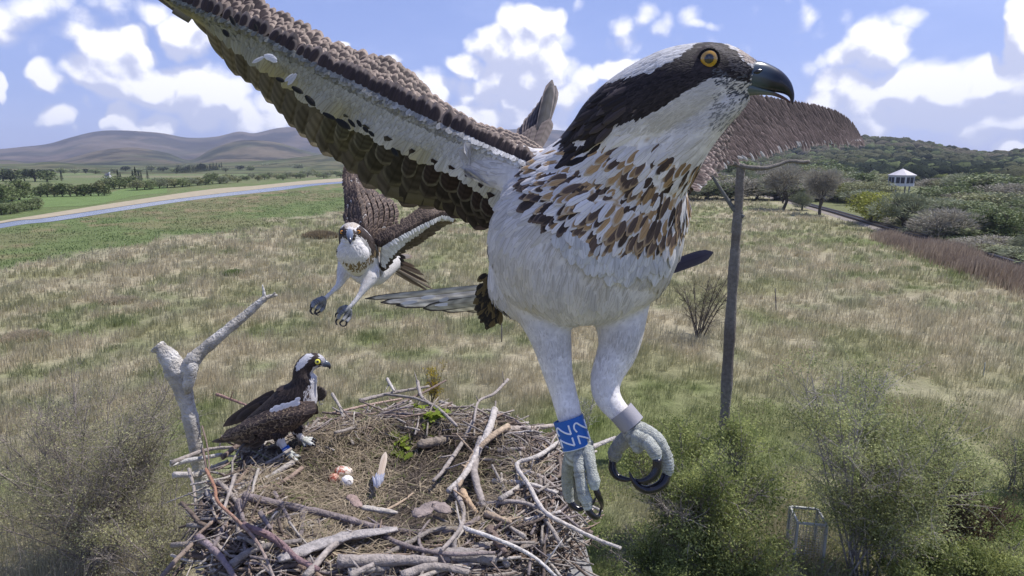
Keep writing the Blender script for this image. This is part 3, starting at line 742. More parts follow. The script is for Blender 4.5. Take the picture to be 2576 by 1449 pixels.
def marsh():
    mb = MB(); n = 88000
    r = np.exp(RG.uniform(math.log(6), math.log(250), n)); a = RG.uniform(-R(54), R(54), n)
    x = r * np.sin(a); y = r * np.cos(a); px, py = ground_pix(x, y)
    yb = np.interp(px, GB_X, GB_Y); keep = (py > yb + RG.normal(0, 8, n))
    rail = np.interp(px, [1700, 1895, 2080, 2180, 2270, 2400, 2576, 2900], [470, 505, 550, 580, 606, 642, 692, 805]); keep &= py > rail + RG.normal(0, 4, n)
    keep &= fbm(x, y, 1.1, 2) > .30
    x, y, r = x[keep], y[keep], r[keep]
    c = ground_col(x, y) * 1.5; grn = (c[:, 1] > c[:, 0] * .98)
    h = (.30 + .38 * fbm(x, y, 5, 3)) * np.where(grn, .7, 1.0) * np.clip(.75 + r * .008, .7, 1.3); wd = np.maximum(.009, r * .00068)
    blades(mb, x, y, h, wd, c, 9)
    tag(mb.build('marsh_grass', M_grass), 'pale straw and olive grass covering the marsh', 'grass', kind='stuff')
    # short green turf of the salt marsh
    mb = MB(); n = 22000; r = np.exp(RG.uniform(math.log(30), math.log(240), n)); a = RG.uniform(-R(50), R(12), n)
    x = r * np.sin(a); y = r * np.cos(a); px, py = ground_pix(x, y); yb = np.interp(px, GB_X, GB_Y); lr = np.interp(px, [p[0] for p in LOR], [p[1] for p in LOR])
    keep = (py < yb + 4) & (py > lr + 4); x, y, r = x[keep], y[keep], r[keep]
    c = ground_col(x, y) * 1.5; blades(mb, x, y, np.full(len(x), .18), np.maximum(.015, r * .0011), c, 5, .8, .3)
    tag(mb.build('salt_marsh_turf', M_grass), 'short green turf between the pale marsh grass and the river', 'grass', kind='stuff')
    # brown reed bed by the rails
    mb = MB(); n = 9000; t = RG.random(n); q = RG.random(n)
    top = np.array([(2222, 598), (2330, 622), (2450, 655), (2576, 700), (2760, 760)]); bot = np.array([(2222, 606), (2330, 648), (2450, 690), (2576, 735), (2760, 800)])
    tx = np.interp(t, np.linspace(0, 1, 5), top[:, 0]); a_ = np.interp(t, np.linspace(0, 1, 5), top[:, 1]); b_ = np.interp(t, np.linspace(0, 1, 5), bot[:, 1])
    p = np.array([G(u_, v_) for u_, v_ in zip(tx, a_ + (b_ - a_) * q)])
    c = mixc((.20, .145, .105), (.42, .34, .25), np.clip(RG.random(n) * .6 + fbm(p[:, 0], p[:, 1], 6, 3) * .6, 0, 1)); blades(mb, p[:, 0], p[:, 1], (.1 + 1.7 * fbm(p[:, 0], p[:, 1], 5, 3)) * RG.uniform(.6, 1.4, n), np.full(n, .05), c, 5, .22, .5)
    tag(mb.build('reed_bed', M_grass), 'band of rusty brown reeds between the marsh and the rails at the right', 'reeds', kind='stuff')
marsh()
def tussocks():
    for (x, y, w_, h, col, lab) in [(805, 598, 90, 18, (.26, .21, .13), 'low brown heather mound left of the smaller flying osprey'),
                                    (590, 690, 44, 12, (.20, .25, .09), 'small green tussock alone in the straw grass left of the smaller flying osprey'),
                                    (60, 852, 110, 20, (.50, .43, .30), 'pale straw tussock near the left edge'),
                                    (300, 760, 90, 14, (.48, .42, .29), 'pale straw tussock above the pale straw tussock of the left edge')]:
        b = G(x, y); d = (b - CAM) @ FWD; mb = MB(); n = 500; W = w_ / FP * d / 2
        a = RG.uniform(0, 6.28, n); q = RG.random(n) ** .5 * W; hh = h / FP * d * (1 - .5 * (q / W) ** 2) * 1.1
        blades(mb, b[0] + q * np.cos(a), b[1] + q * np.sin(a) * .8, hh, np.full(n, max(.015, d * .0012)), np.tile(col, (n, 1)), 6, .9, .08)
        tag(mb.build('tussock', M_grass), lab, 'tussock')
tussocks()




# ================================================================== POLES, SHRUBS
def perch_pole():
    b = G(1822, 1100); Y = b[1]; root = empty('perch_pole', (b[0], b[1], 0)); tag(root, 'tall rough barked pole with a crooked crossbar at the top and one thin side branch', 'perch pole')
    u = 1 / FP
    def q(x, y): return PY(x, y, Y)
    pts = smoothpath([q(1820, 1120), q(1826, 1000), q(1833, 880), q(1843, 720), q(1852, 590), q(1859, 500), q(1864, 412)], 70)
    dd = (pts - CAM) @ FWD; rpx = np.interp(np.linspace(0, 1, 70), [0, .3, .6, .85, 1], [12.5, 13.5, 12.5, 11, 10.5]); 
    rr = rpx * dd * u * (1 + .07 * np.sin(np.linspace(0, 37, 70)) + RG.normal(0, .02, 70))
    f = fbm(np.arange(70) * 1.0, np.zeros(70), 5, 3)[:, None]
    mb = MB(); tube(mb, pts, rr, 14, (np.array((.13, .105, .085)) * (1 - f) + np.array((.24, .225, .20)) * f), jit=.05); mb.build('pole', M_trunk, root)
    def br(P_, r_, nm, col=(.20, .18, .155)):
        p = smoothpath([q(x, y) + (0, dy, 0) for x, y, dy in P_], 30); d_ = (p - CAM) @ FWD
        m2 = MB(); tube(m2, p, np.interp(np.linspace(0, 1, 30), np.linspace(0, 1, len(r_)), r_) * d_ * u, 8, col, jit=.08); m2.build(nm, M_trunk, root)
    br([(1828, 409, .1), (1850, 412, 0), (1872, 420, -.12), (1920, 423, -.1), (1952, 416, -.05), (1985, 406, 0), (2012, 408, 0), (2037, 407, .05)], [5.5, 6.5, 6, 5, 4.6, 5, 5], 'crossbar')
    br([(1795, 440, .2), (1812, 470, .15), (1834, 505, .1), (1850, 530, .0), (1868, 546, -.1)], [4, 4.5, 5.5, 6, 6], 'side_branch', (.15, .15, .14))
    br([(1866, 640, .0), (1876, 632, 0), (1882, 622, 0)], [4, 3, 2], 'snag') if False else None
perch_pole()

def shrub(name, base, h, w_, nstem, sub, leafn, leafsize, leafc, twigc, label, cat='shrub', rad=.02, seed=0, stemy=.3, leafjit=.12, droop=0, low=.0):
    rs = np.random.default_rng(seed + 100); base = np.array(base, float)
    root = empty(name, base); tag(root, label, cat); tb = MB(); pts_all = []
    up = np.array([0, 0, 1.0])
    for s in range(nstem):
        a = 6.283 * s / nstem + rs.normal(0, .4); q = rs.uniform(.25, 1) * w_ / 2; top = base + np.array([math.cos(a) * q, math.sin(a) * q * .9, h * rs.uniform(.6, 1.0)])
        st = base + np.array([rs.normal(0, .05 + w_ * .03), rs.normal(0, .05 + w_ * .03), -.05])
        mid = lerp(st, top, .5) + np.array([rs.normal(0, .06), rs.normal(0, .06), h * .05]); p = smoothpath([st, mid, top], 9)
        tube(tb, p, np.linspace(rad, rad * .25, 9), 5, np.array(twigc) * rs.uniform(.8, 1.2), jit=.1, caps=False)
        for k in range(sub):
            t = rs.uniform(.22, 1); i = min(int(t * 8), 7); o = p[i]; d = nrm(nrm(p[i + 1] - p[i]) + rs.normal(0, .65, 3) + np.array([0, 0, .15 - droop]))
            L = h * rs.uniform(.14, .36) * (1.15 - t * .4); e = o + d * L; m_ = lerp(o, e, .5) + rs.normal(0, .04, 3) * L * 1.5
            pp = smoothpath([o, m_, e], 6); tube(tb, pp, np.linspace(rad * .38, rad * .12, 6), 3, np.array(twigc) * rs.uniform(.85, 1.4), caps=False); pts_all.append(pp)
            for _ in range(5):
                i2 = rs.integers(1, 5); d2 = nrm(d + rs.normal(0, .7, 3)); e2 = pp[i2] + d2 * L * rs.uniform(.25, .55)
                p3 = smoothpath([pp[i2], lerp(pp[i2], e2, .5) + rs.normal(0, .02, 3) * L, e2], 4)
                tube(tb, p3, [rad * .14, rad * .11, rad * .09, rad * .05], 3, np.array(twigc) * rs.uniform(.9, 1.5), caps=False); pts_all.append(p3); 
    tb.build('branches', M_trunk, root)
    if leafn:
        A = np.concatenate(pts_all); A = A[A[:, 2] > base[2] + low * h]; q_ = fbm(A[:, 0] * 1.0 + seed * 3, A[:, 1] * .8 + A[:, 2] * 1.3, .55, 3); A = A[q_ > np.quantile(q_, .38)]; c = A[rs.integers(0, len(A), leafn)] + rs.normal(0, 1, (leafn, 3)) * leafjit * np.array([1, 1, .8])
        c[:, 2] = np.maximum(c[:, 2], .03)
        f = np.clip(fbm(c[:, 0] * 1.0 + seed, c[:, 1] + c[:, 2] * .7, .9, 3) * 1.6 - .3 + rs.normal(0, .2, leafn), 0, 1)
        leafsize = leafsize * 1.4; cols = np.array(leafc[0]) * (1 - f)[:, None] + np.array(leafc[1]) * f[:, None]
        lb = MB(); card_cloud(lb, c, leafsize * rs.uniform(.6, 1.3, leafn), cols, 1.3); lb.build('leaves', M_leaf, root)
    return root
def S(x, y, topy, wpx):
    b = G(x, y); d = (b - CAM) @ FWD; hh = PY(x, topy, b[1])[2]; return b, hh, wpx / FP * d
def shrubs():
    LG = ((.12, .15, .045), (.40, .44, .16)); LS = ((.17, .19, .07), (.46, .49, .22)); GREY = (.26, .23, .20)
    b, h, w_ = S(1755, 848, 668, 175)
    shrub('small_tree', b, h, w_, 9, 16, 1500, .05, ((.14, .14, .06), (.24, .24, .11)), (.12, .10, .08), 'small sparse many stemmed tree in the straw grass left of the perch pole', 'tree', .045, 1, leafjit=.05, low=.35)
    b, h, w_ = S(1735, 1400, 1085, 400); b[1] -= .2
    shrub('willow_bush', b, h, w_, 18, 28, 42000, .055, LG, GREY, 'dense pale green bush hiding the foot of the perch pole', 'bush', .03, 2, leafjit=.17)
    b, h, w_ = S(2165, 1449, 960, 420)
    shrub('birch_scrub', b, h, w_, 15, 26, 34000, .048, LS, (.33, .30, .27), 'tall open scrub with pale stems and tiny leaves beside the wire guard', 'bush', .026, 3, leafjit=.16, low=.25)
    b, h, w_ = S(2330, 1330, 1080, 330)
    shrub('willow_bush', b, h, w_, 13, 22, 20000, .05, LS, GREY, 'grey green bush between the tall open scrub and the gorse', 'bush', .026, 4, leafjit=.18)
    b, h, w_ = S(2420, 1400, 1225, 260)
    shrub('gorse_bush', b, h, w_, 14, 20, 5000, .05, ((.05, .06, .025), (.13, .09, .05)), (.11, .07, .055), 'dark brown tangled gorse bush at the lower right', 'gorse', .025, 5, leafjit=.12)
    for (x, y, t, ww, lab, sd) in [(2290, 1330, 1262, 90, 'patch of gorse with yellow flowers left of the dark brown tangled gorse', 6), (2412, 1262, 1195, 70, 'small patch of gorse with yellow flowers behind the dark brown tangled gorse', 7), (1092, 1010, 925, 62, 'gorse tuft with yellow flowers just behind the back rim of the nest', 8)]:
        b, h, w_ = S(x, y, t, ww); shrub('gorse_bush', b, h, w_, 9, 12, 900, .06, ((.10, .10, .03), (.55, .42, .05)), (.14, .11, .07), lab, 'gorse', .018, sd, leafjit=.08)
    b, h, w_ = S(2480, 1470, 1370, 240)
    shrub('low_bush', b, h, w_, 11, 16, 12000, .05, LG, GREY, 'low green bush in the bottom right corner', 'bush', .02, 9, leafjit=.14)
    b, h, w_ = S(2280, 1480, 1340, 230)
    shrub('low_bush', b, h, w_, 11, 18, 14000, .05, LG, GREY, 'low leafy bush at the bottom edge right of the wire guard', 'bush', .02, 10, leafjit=.14)
    b, h, w_ = S(1640, 1500, 1370, 330)
    shrub('low_bush', b, h, w_, 13, 18, 18000, .05, LG, GREY, 'low leafy bush at the bottom edge right of the nest', 'bush', .02, 11, leafjit=.15)
    b, h, w_ = S(1860, 1500, 1330, 230)
    shrub('low_bush', b, h, w_, 11, 18, 14000, .05, LG, GREY, 'low leafy bush at the bottom edge left of the wire guard', 'bush', .02, 12, leafjit=.15)
    b, h, w_ = S(2560, 1240, 1100, 160)
    shrub('low_bush', b, h, w_, 9, 14, 3500, .05, LS, GREY, 'pale bush at the right edge above the gorse', 'bush', .02, 13, leafjit=.14)
    b, h, w_ = S(2500, 1030, 985, 90) if False else S(1470, 1085, 990, 95)
    shrub('twiggy_bush', b, h, w_, 7, 14, 500, .045, LS, (.40, .38, .35), 'small leafless grey bush seen between the legs of the large osprey', 'bush', .022, 14, leafjit=.06)
    b, h, w_ = S(255, 1430, 985, 560)
    shrub('willow_bush', b, h, w_, 34, 44, 26000, .040, ((.20, .19, .10), (.46, .45, .24)), (.27, .235, .205), 'big sparse grey twiggy bush filling the lower left', 'bush', .019, 15, leafjit=.14)
    b, h, w_ = S(420, 1500, 1230, 330)
    shrub('willow_bush', b, h, w_, 14, 22, 10000, .040, ((.20, .19, .10), (.46, .45, .24)), (.27, .235, .205), 'sparse grey twiggy bush left of the nest at the bottom edge', 'bush', .024, 16, leafjit=.12)
    b, h, w_ = S(2170, 1080, 940, 150)
    shrub('birch_scrub', b, h, w_, 7, 14, 1500, .05, LS, (.36, .34, .31), 'thin open bush standing alone above the tall pale scrub', 'bush', .02, 17, leafjit=.12)
    for (x, y, t, lab) in [(1949, 1240, 1150, 'thin dead stalk standing in the grass at the middle right')]: pass
    for i, (x, y, t, lab) in enumerate([(1262, 860, 792, 'thin dark stick standing in the grass under the tail of the large osprey'), (1952, 782, 725, 'short grey stalk standing in the grass right of the perch pole'), (2472, 947, 912, 'thin pale stalk leaning in the grass near the right edge')]):
        b = G(x, y); tp = PY(x + (6 if i == 2 else -2), t, b[1]); m_ = MB(); d = (b - CAM) @ FWD
        tube(m_, smoothpath([b - (0, 0, .05), lerp(b, tp, .5) + (.02, 0, 0), tp], 6), np.linspace(1.8, .9, 6) / FP * d, 5, (.17, .15, .14) if i < 2 else (.4, .42, .38), jit=.1); tag(m_.build('dead_stalk', M_trunk), lab, 'stalk')
shrubs()

def undergrowth():      # brambles, grass and seedlings that cover the ground at the lower right
    n = 150000; r = np.exp(RG.uniform(math.log(9), math.log(30), n)); a = RG.uniform(-R(12), R(52), n); x = r * np.sin(a); y = r * np.cos(a); px, py = ground_pix(x, y)
    ed = np.interp(px, [1150, 1500, 1700, 1900, 2200, 2600], [1500, 1180, 1080, 1060, 1090, 1120]) + (fbm(x, y, 2.5, 3) - .5) * 420
    k = (py > ed) & (fbm(x + 7, y, 1.3, 3) > .34); x, y, r = x[k], y[k], r[k]; h = .04 + .75 * np.clip(fbm(x, y + 40, 1.7, 3) - .32, 0, 1) ** 1.1
    z = h * 1.25 * RG.random(len(x)) ** .6; f = np.clip(fbm(x + 99, y, 1.9, 3) * 1.8 - .4 + RG.normal(0, .22, len(x)), 0, 1)
    c = mixc((.085, .115, .035), (.38, .42, .15), f); dr = RG.random(len(x)) < .12; c = sel(dr, (.34, .28, .18), c)
    mb = MB(); card_cloud(mb, np.stack([x, y, z], 1), RG.uniform(.045, .11, len(x)), c * 1.1, 1.6, upbias=.6); tag(mb.build('undergrowth', M_leaf), 'low tangle of bramble and fresh green leaves covering the ground at the lower right', 'undergrowth', kind='stuff')
def wire_guard():
    A = G(1996, 1420); Bp = G(2068, 1428); zt = PY(2001, 1315, A[1])[2]; root = empty('wire_guard', A); tag(root, 'rectangular wire mesh tree guard on pale wooden posts among the scrub', 'tree guard')
    v = (Bp - A); v[2] = 0; n_ = np.array([v[1], -v[0], 0]) * -1; D = nrm(n_) * np.linalg.norm(v) * 1.1
    cs = [A, A + v, A + v + D, A + D]
    for c in cs:
        m_ = MB(); beam(m_, c - (0, 0, .05), c + (0, 0, zt), .055, .055, (.42, .42, .38), up=(0, 1, 0)); m_.build('post', M_paint, root, smooth=False)
    for i in range(4):
        a, b = cs[i], cs[(i + 1) % 4]; e = nrm(b - a) * .028; m_ = MB(); beam(m_, a + (0, 0, zt) + e * 1.1, b + (0, 0, zt) - e * 1.1, .05, .05, (.42, .42, .38)); m_.build('rail', M_paint, root, smooth=False)
        m_ = MB(); n = int(np.linalg.norm(b - a) / .07)
        for k in range(1, n): p = lerp(a, b, k / n); tube(m_, [p, p + (0, 0, zt)], .0045, 3, (.30, .31, .31), caps=False)
        for k in range(1, int(zt / .07)): z = k * .07; tube(m_, [a + (0, 0, z), b + (0, 0, z)], .0045, 3, (.30, .31, .31), caps=False)
        m_.build('wire_panel', M_metal, root)
undergrowth()
wire_guard()

# ================================================================== NEST
NX, NY, ZR = -.395, 1.93, H - 1.05
def ztop(rho):       # height of the nest surface by distance from its centre
    return ZR + np.interp(rho, [0, .20, .34, .43, .50, .57, .64, .78], [-.085, -.08, -.055, -.005, .0, -.02, -.08, -.2])
nest = empty('nest', (NX, NY, ZR - .3)); tag(nest, 'huge osprey nest of bleached tangled sticks with a grassy cup', 'nest')
def nest_parts():
    # earthy core under the sticks
    mb = MB(); n = 96; rings = [(0, None), (.12, None), (.24, None), (.34, None), (.42, None), (.50, None), (.54, None), (.57, -.10), (.56, -.2), (.52, -.29), (0, -.29)]
    V = []
    for rho, z in rings:
        a = np.arange(n) / n * 6.283; rr = rho * (1 + .05 * np.sin(3 * a) + .03 * np.sin(7 * a + 1)); x = NX + rr * np.cos(a); y = NY + rr * np.sin(a)
        zz = (ztop(np.full(n, rho)) - (.035 if rho > .38 else .0)) if z is None else np.full(n, ZR + z)
        zz = zz + (fbm(x * 10 + 50, y * 10 + 50, .5, 4) - .5) * .05; V.append(np.stack([x, y, zz], 1))
    V = np.array(V).reshape(-1, 3); m_ = len(rings); i = np.arange(m_ - 1)[:, None]; j = np.arange(n)[None]; k = (j + 1) % n
    Q = np.stack([i * n + j, (i + 1) * n + j, (i + 1) * n + k, i * n + k], -1).reshape(-1, 4)
    rr = np.hypot(V[:, 0] - NX, V[:, 1] - NY); f = fbm(V[:, 0] * 8 + 9, V[:, 1] * 8, .6, 3)
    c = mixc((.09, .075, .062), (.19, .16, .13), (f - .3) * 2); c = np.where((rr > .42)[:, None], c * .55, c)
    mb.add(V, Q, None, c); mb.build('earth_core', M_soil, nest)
    # lining: dry grass and moss strands
    sb = MB(); ns = 15000
    for k in range(ns):
        rho = .47 * math.sqrt(RG.random()); a = RG.uniform(0, 6.283); x = NX + rho * math.cos(a); y = NY + rho * math.sin(a)
        patch = float(vnoise(x * 10 + 30, y * 10 + 70, 1.1)); L = RG.uniform(.02, .10) * (1 + .6 * (rho / .47)); d = RG.uniform(0, 6.283); el_ = RG.uniform(-.05, .5)
        z = float(ztop(rho)) + RG.uniform(-.004, .014) + patch * .012; p0 = np.array([x, y, z]); dv = np.array([math.cos(d), math.sin(d), el_ * .5])
        p2 = p0 + dv * L; p2[2] = max(p2[2] - el_ * L * .4, float(ztop(min(.77, math.hypot(p2[0] - NX, p2[1] - NY)))) + .001); p1 = lerp(p0, p2, .5) + np.array([RG.normal(0, .1), RG.normal(0, .1), RG.uniform(.0, .2)]) * L
        c = np.array((.31, .255, .18)) if patch > .42 + .22 * np.sign(x - NX + .08) else np.array((.125, .10, .078))
        if RG.random() < .12: c = np.array((.42, .35, .24))
        if RG.random() < .07: c = np.array((.13, .15, .05))
        c = c * RG.uniform(.6, 1.25); w_ = RG.uniform(.0006, .0017); s = nrm(np.cross(dv, (0, 0, 1))) * w_; u = np.array([0, 0, w_])
        sb.add([p0 - s, p0 + s, p1 + s + u, p1 - s + u, p2], [(0, 1, 2, 3)], [(3, 2, 4)], c)
    tag(sb.build('grass_lining', M_strand, nest), kind='stuff')
    # sticks
    PAL = [(.29, .25, .215), (.35, .31, .27), (.21, .165, .135), (.13, .10, .08), (.42, .38, .335), (.27, .20, .155), (.23, .195, .185)]
    sticks = []
    def stick(p0, d, L, r, c, bend=.05, n=7):
        s = np.cross(d, (0, 0, 1)); s = nrm(s); t = np.linspace(-.5, .5, n)[:, None]; b1 = RG.normal(0, bend) * L; b2 = RG.normal(0, bend * .6) * L
        P_ = p0 + d * t * L + s * (b1 * (1 - 4 * t ** 2) + b2 * np.sin(t * 9)) + np.array([0, 0, 1]) * RG.normal(0, bend * .4) * L * (1 - 4 * t ** 2)
        P_ = P_ + RG.normal(0, r * .25, P_.shape)
        rr = r * np.linspace(1.0, RG.uniform(.35, .9), n) * (1 + RG.normal(0, .06, n)); return P_, rr, np.array(c)
    for k in range(4200):
        big = k < 300; lay = RG.random()
        rho = RG.triangular(.38, .53, .64) if not big else RG.uniform(.43, .59); a = RG.uniform(0, 6.283)
        zt = float(ztop(rho)); z = zt + RG.uniform(-.02, .018) if lay < .55 else zt - RG.uniform(.02, .30)
        if lay >= .55: rho = RG.uniform(.50, .60)
        L = RG.uniform(.18, .50) if big else RG.uniform(.06, .30); r = RG.uniform(.0038, .0098) if big else RG.uniform(.0010, .0048)
        th = a + math.pi / 2 + RG.normal(0, .5 if rho > .56 else .75); sl = RG.normal(0, .09)
        d = nrm(np.array([math.cos(th), math.sin(th), sl - (.10 if rho > .6 else 0)]))
        c = np.array(PAL[RG.integers(7)]) * RG.uniform(.75, 1.15); p = np.array([NX + rho * math.cos(a), NY + rho * math.sin(a), z + r])
        if (math.hypot(p[0] + .80, p[1] - 2.06) < .10 or math.hypot(p[0] + .70, p[1] - 2.20) < .09) and z > ZR - .05: continue
        L = min(L, 2 * math.sqrt(max(.02, rho ** 2 - .33 ** 2)) * 1.2 + .1)
        if lay >= .55: L = min(L, .30)
        sticks.append((*stick(p, d, L, r, c), r * L))
    sticks.sort(key=lambda s: -s[3])
    # the branches one can single out in the photograph: picture path, height above the rim, thickness, colour
    GR = (.33, .29, .26); PA = (.48, .44, .40); TN = (.40, .31, .22); BR = (.20, .15, .125); MV = (.235, .195, .185)
    HP = [([(612,1248),(720,1272),(850,1300),(950,1328),(1050,1340),(1150,1332),(1205,1303)], .035, .0125, MV, None),
          ([(518,1180),(540,1226),(548,1262),(600,1312),(652,1372),(692,1460)], .06, .0055, (.34,.185,.12), 'orange twig'),
          ([(508,1072),(521,1120),(528,1190)], .05, .0035, BR, None),
          ([(1278,955),(1243,990),(1204,1010),(1192,1062)], .06, .008, GR, None),
          ([(1050,960),(1062,1000),(1105,1030),(1150,1072)], .05, .009, GR, None),
          ([(995,1018),(1060,990),(1122,957)], .03, .008, BR, None), ([(974,953),(992,984)], .03, .009, PA, None),
          ([(835,1040),(930,1018),(1010,1003)], .02, .007, (.42,.31,.25), None), ([(905,1008),(990,988),(1080,972)], .01, .010, GR, None),
          ([(1245,1030),(1232,1075),(1205,1130),(1172,1190),(1128,1236)], .05, .015, PA, 'pale forked branch at the right of the cup'),
          ([(1278,1072),(1235,1100),(1188,1150),(1152,1226)], .045, .013, TN, None),
          ([(1212,1105),(1192,1165),(1200,1220),(1218,1275)], .04, .017, GR, None), ([(1190,1060),(1165,1110),(1118,1180),(1090,1210)], .035, .010, GR, None),
          ([(1405,1113),(1352,1148),(1300,1168),(1330,1220),(1368,1285),(1430,1322),(1500,1356),(1562,1379)], .05, .0085, PA, 'long pale crooked branch reaching out at the lower right'),
          ([(1240,1034),(1330,1078),(1410,1138)], .03, .008, GR, None), ([(1272,1080),(1335,1078),(1400,1069)], .02, .014, (.42,.36,.31), None),
          ([(1280,1085),(1345,1110),(1410,1160)], .0, .013, TN, None), ([(1400,1160),(1482,1128),(1548,1101)], -.03, .013, PA, None),
          ([(1400,1175),(1500,1135)], -.05, .008, PA, None),
          ([(1253,1134),(1322,1129)], .02, .011, GR, None), ([(1165,1328),(1253,1358),(1341,1400),(1400,1452)], .045, .0065, (.55,.52,.48), None),
          ([(1143,1229),(1166,1286),(1156,1332),(1110,1385)], .05, .0085, GR, None), ([(1163,1236),(1178,1262),(1198,1290)], .05, .012, (.46,.33,.21), None),
          ([(1222,1292),(1284,1314)], .04, .011, TN, None), ([(497,1348),(550,1396),(592,1455)], .04, .010, (.25,.20,.21), None),
          ([(611,1321),(686,1352),(748,1405),(802,1433)], .045, .010, (.24,.16,.16), None), ([(768,1452),(849,1365),(948,1337)], .05, .010, GR, None),
          ([(945,1335),(1011,1370),(1121,1393),(1246,1391)], .04, .008, MV, None), ([(428,1166),(495,1155),(560,1143)], .0, .012, (.50,.48,.45), 'whitish broken branch poking out at the left'),
          ([(436,1195),(500,1192),(556,1172)], -.03, .012, PA, None), ([(486,1200),(530,1180),(575,1160)], .0, .012, (.42,.38,.32), None),
          ([(430,1165),(520,1132),(600,1124)], .01, .009, GR, None),
          ([(545,992),(585,1006),(636,1026)], .03, .008, (.27,.17,.14), None), ([(475,1180),(488,1230),(494,1300)], .0, .006, GR, None),
          ([(576,1426),(620,1392),(670,1374),(760,1360)], .03, .012, (.26,.23,.21), None), ([(850,1414),(967,1409),(1100,1412)], .035, .018, GR, None),
          ([(1090,1402),(1180,1398),(1250,1410)], .02, .024, (.30,.27,.25), 'thick split log at the front'),
          ([(560,1150),(600,1120),(640,1100)], .02, .012, BR, None), ([(600,1260),(612,1310)], .04, .009, MV, None), ([(655,1290),(680,1330)], .045, .008, MV, None),
          ([(690,1240),(730,1310)], .03, .008, MV, None), ([(590,1200),(560,1290)], .04, .007, GR, None), ([(1340,1200),(1420,1195)], .0, .010, GR, None),
          ([(1240,1210),(1330,1218),(1400,1240)], .03, .009, PA, None), ([(1200,1270),(1300,1262),(1372,1285)], .04, .008, GR, None),
          ([(1320,1310),(1410,1287)], .02, .008, PA, None), ([(1230,1330),(1270,1390)], .03, .015, BR, None), ([(1010,1449),(1090,1425),(1180,1440)], .04, .012, GR, None),
          ([(1300,1180),(1360,1200),(1420,1245)], .02, .009, GR, None), ([(960,1290),(1010,1262),(1040,1240)], .03, .005, TN, None),
          ([(510,1130),(530,1205),(600,1290)], .03, .005, BR, None), ([(880,1449),(940,1420)], .05, .010, GR, None)]
    nh = 0
    for pth, dz, r, c, lab in HP:
        p = np.array([PZ(x, y, ZR) for x, y in pth]); rho = np.hypot(p[:, 0] - NX, p[:, 1] - NY)
        zz = np.maximum(ztop(rho), ZR - .12) * .6 + ZR * .4 + dz; p = np.array([PZ(x, y, z) for (x, y), z in zip(pth, zz)])
        n = max(12, int(np.linalg.norm(p[-1] - p[0]) * 60)); q = smoothpath(p, n); rr = r * np.linspace(1, .62, n) * (1 + RG.normal(0, .05, n))
        cc = np.array(c) * (1 + .25 * (fbm(np.arange(n) * 1.0, np.full(n, r * 9000), 4, 2) - .5))[:, None]
        if lab == 'orange twig': cc = mixc(c, (.30, .25, .22), np.linspace(-.8, 1.1, n))
        m_ = MB(); tube(m_, q, rr, 9, cc, jit=.07)
        for k in range(2 if r > .007 else 1):       # broken side shoots
            i = RG.integers(2, n - 2); e = q[i] + RG.normal(0, 1, 3) * .03 + (0, 0, .01); tube(m_, [q[i], lerp(q[i], e, .6), e], [r * .4, r * .3, r * .15], 5, cc[i])
        o = m_.build('stick', M_stick, nest); nh += 1
        if lab: o['label'] = lab
    # slabs of bark
    for pth, dz, r, rb_, c in [([(700,1408),(760,1385),(860,1352),(1000,1330)], .035, .034, .010, (.36,.33,.31)), ([(1045,1300),(1090,1270),(1130,1290)], .03, .03, .008, (.27,.22,.20)),
                               ([(880,1245),(905,1275)], .02, .018, .005, (.30,.22,.19)), ([(905,1275),(1000,1290)], .01, .012, .008, (.44,.40,.35)), ([(1050,1120),(1130,1105)], -.02, .026, .02, (.24,.20,.16))]:
        p = np.array([PZ(x, y, ZR + dz) for x, y in pth]); q = smoothpath(p, 16); m_ = MB(); rr = r * np.interp(np.linspace(0, 1, 16), [0, .15, .8, 1], [.5, 1, .9, .4]) * (1 + RG.normal(0, .06, 16))
        tube(m_, q, rr, 12, c, rb=rr * rb_ / r, ref=(0, .3, 1), jit=.06); m_.build('bark_slab', M_stick, nest)
    for P_, rr, c, _ in sticks[:95 - nh]:
        m_ = MB(); tube(m_, P_, rr, 7, c, jit=.07); m_.build('stick', M_stick, nest)
    m_ = MB()
    for P_, rr, c, _ in sticks[95 - nh:]: tube(m_, P_, rr, 5, c, jit=.07)
    # small bark chips and dead leaves among the sticks
    nchip = 2600; a = RG.uniform(0, 6.283, nchip); rho = RG.uniform(.36, .70, nchip); cen = np.stack([NX + rho * np.cos(a), NY + rho * np.sin(a), ztop(rho) + RG.uniform(-.02, .015, nchip)], 1)
    card_cloud(m_, cen, RG.uniform(.008, .03, nchip), np.array((.24, .19, .155)) * RG.uniform(.4, 1.5, (nchip, 1)), 1.6, upbias=1)
    tag(m_.build('small_twigs', M_stick, nest), kind='stuff')
nest_parts()

def platform():
    root = empty('nest_platform', (NX, NY, ZR - .34)); tag(root, 'weathered grey timber platform carrying the nest on a tall post', 'platform')
    z = ZR - .325; hw = .60; cx, cy = NX + .06, NY + .06; ca, sa = math.cos(.05), math.sin(.05)
    def T(x, y, z): return np.array([cx + x * ca - y * sa, cy + x * sa + y * ca, z])
    for k in range(8):
        y = -hw + (k + .5) * 2 * hw / 8; m_ = MB(); beam(m_, T(-hw, y, z), T(hw, y, z), 2 * hw / 8 - .012, .03, np.array((.27, .265, .26)) * RG.uniform(.85, 1.15)); m_.build('plank', M_bark, root, smooth=False)
    for x in (-.35, .35):
        m_ = MB(); beam(m_, T(x, -hw - .02, z - .066), T(x, hw + .02, z - .066), .10, .10, (.2, .19, .17)); m_.build('joist', M_bark, root, smooth=False)
    m_ = MB(); tube(m_, [(cx, cy, -.3), (cx, cy, z - .12)], [.16, .13], 14, (.16, .13, .11)); m_.build('post', M_trunk, root)
platform()

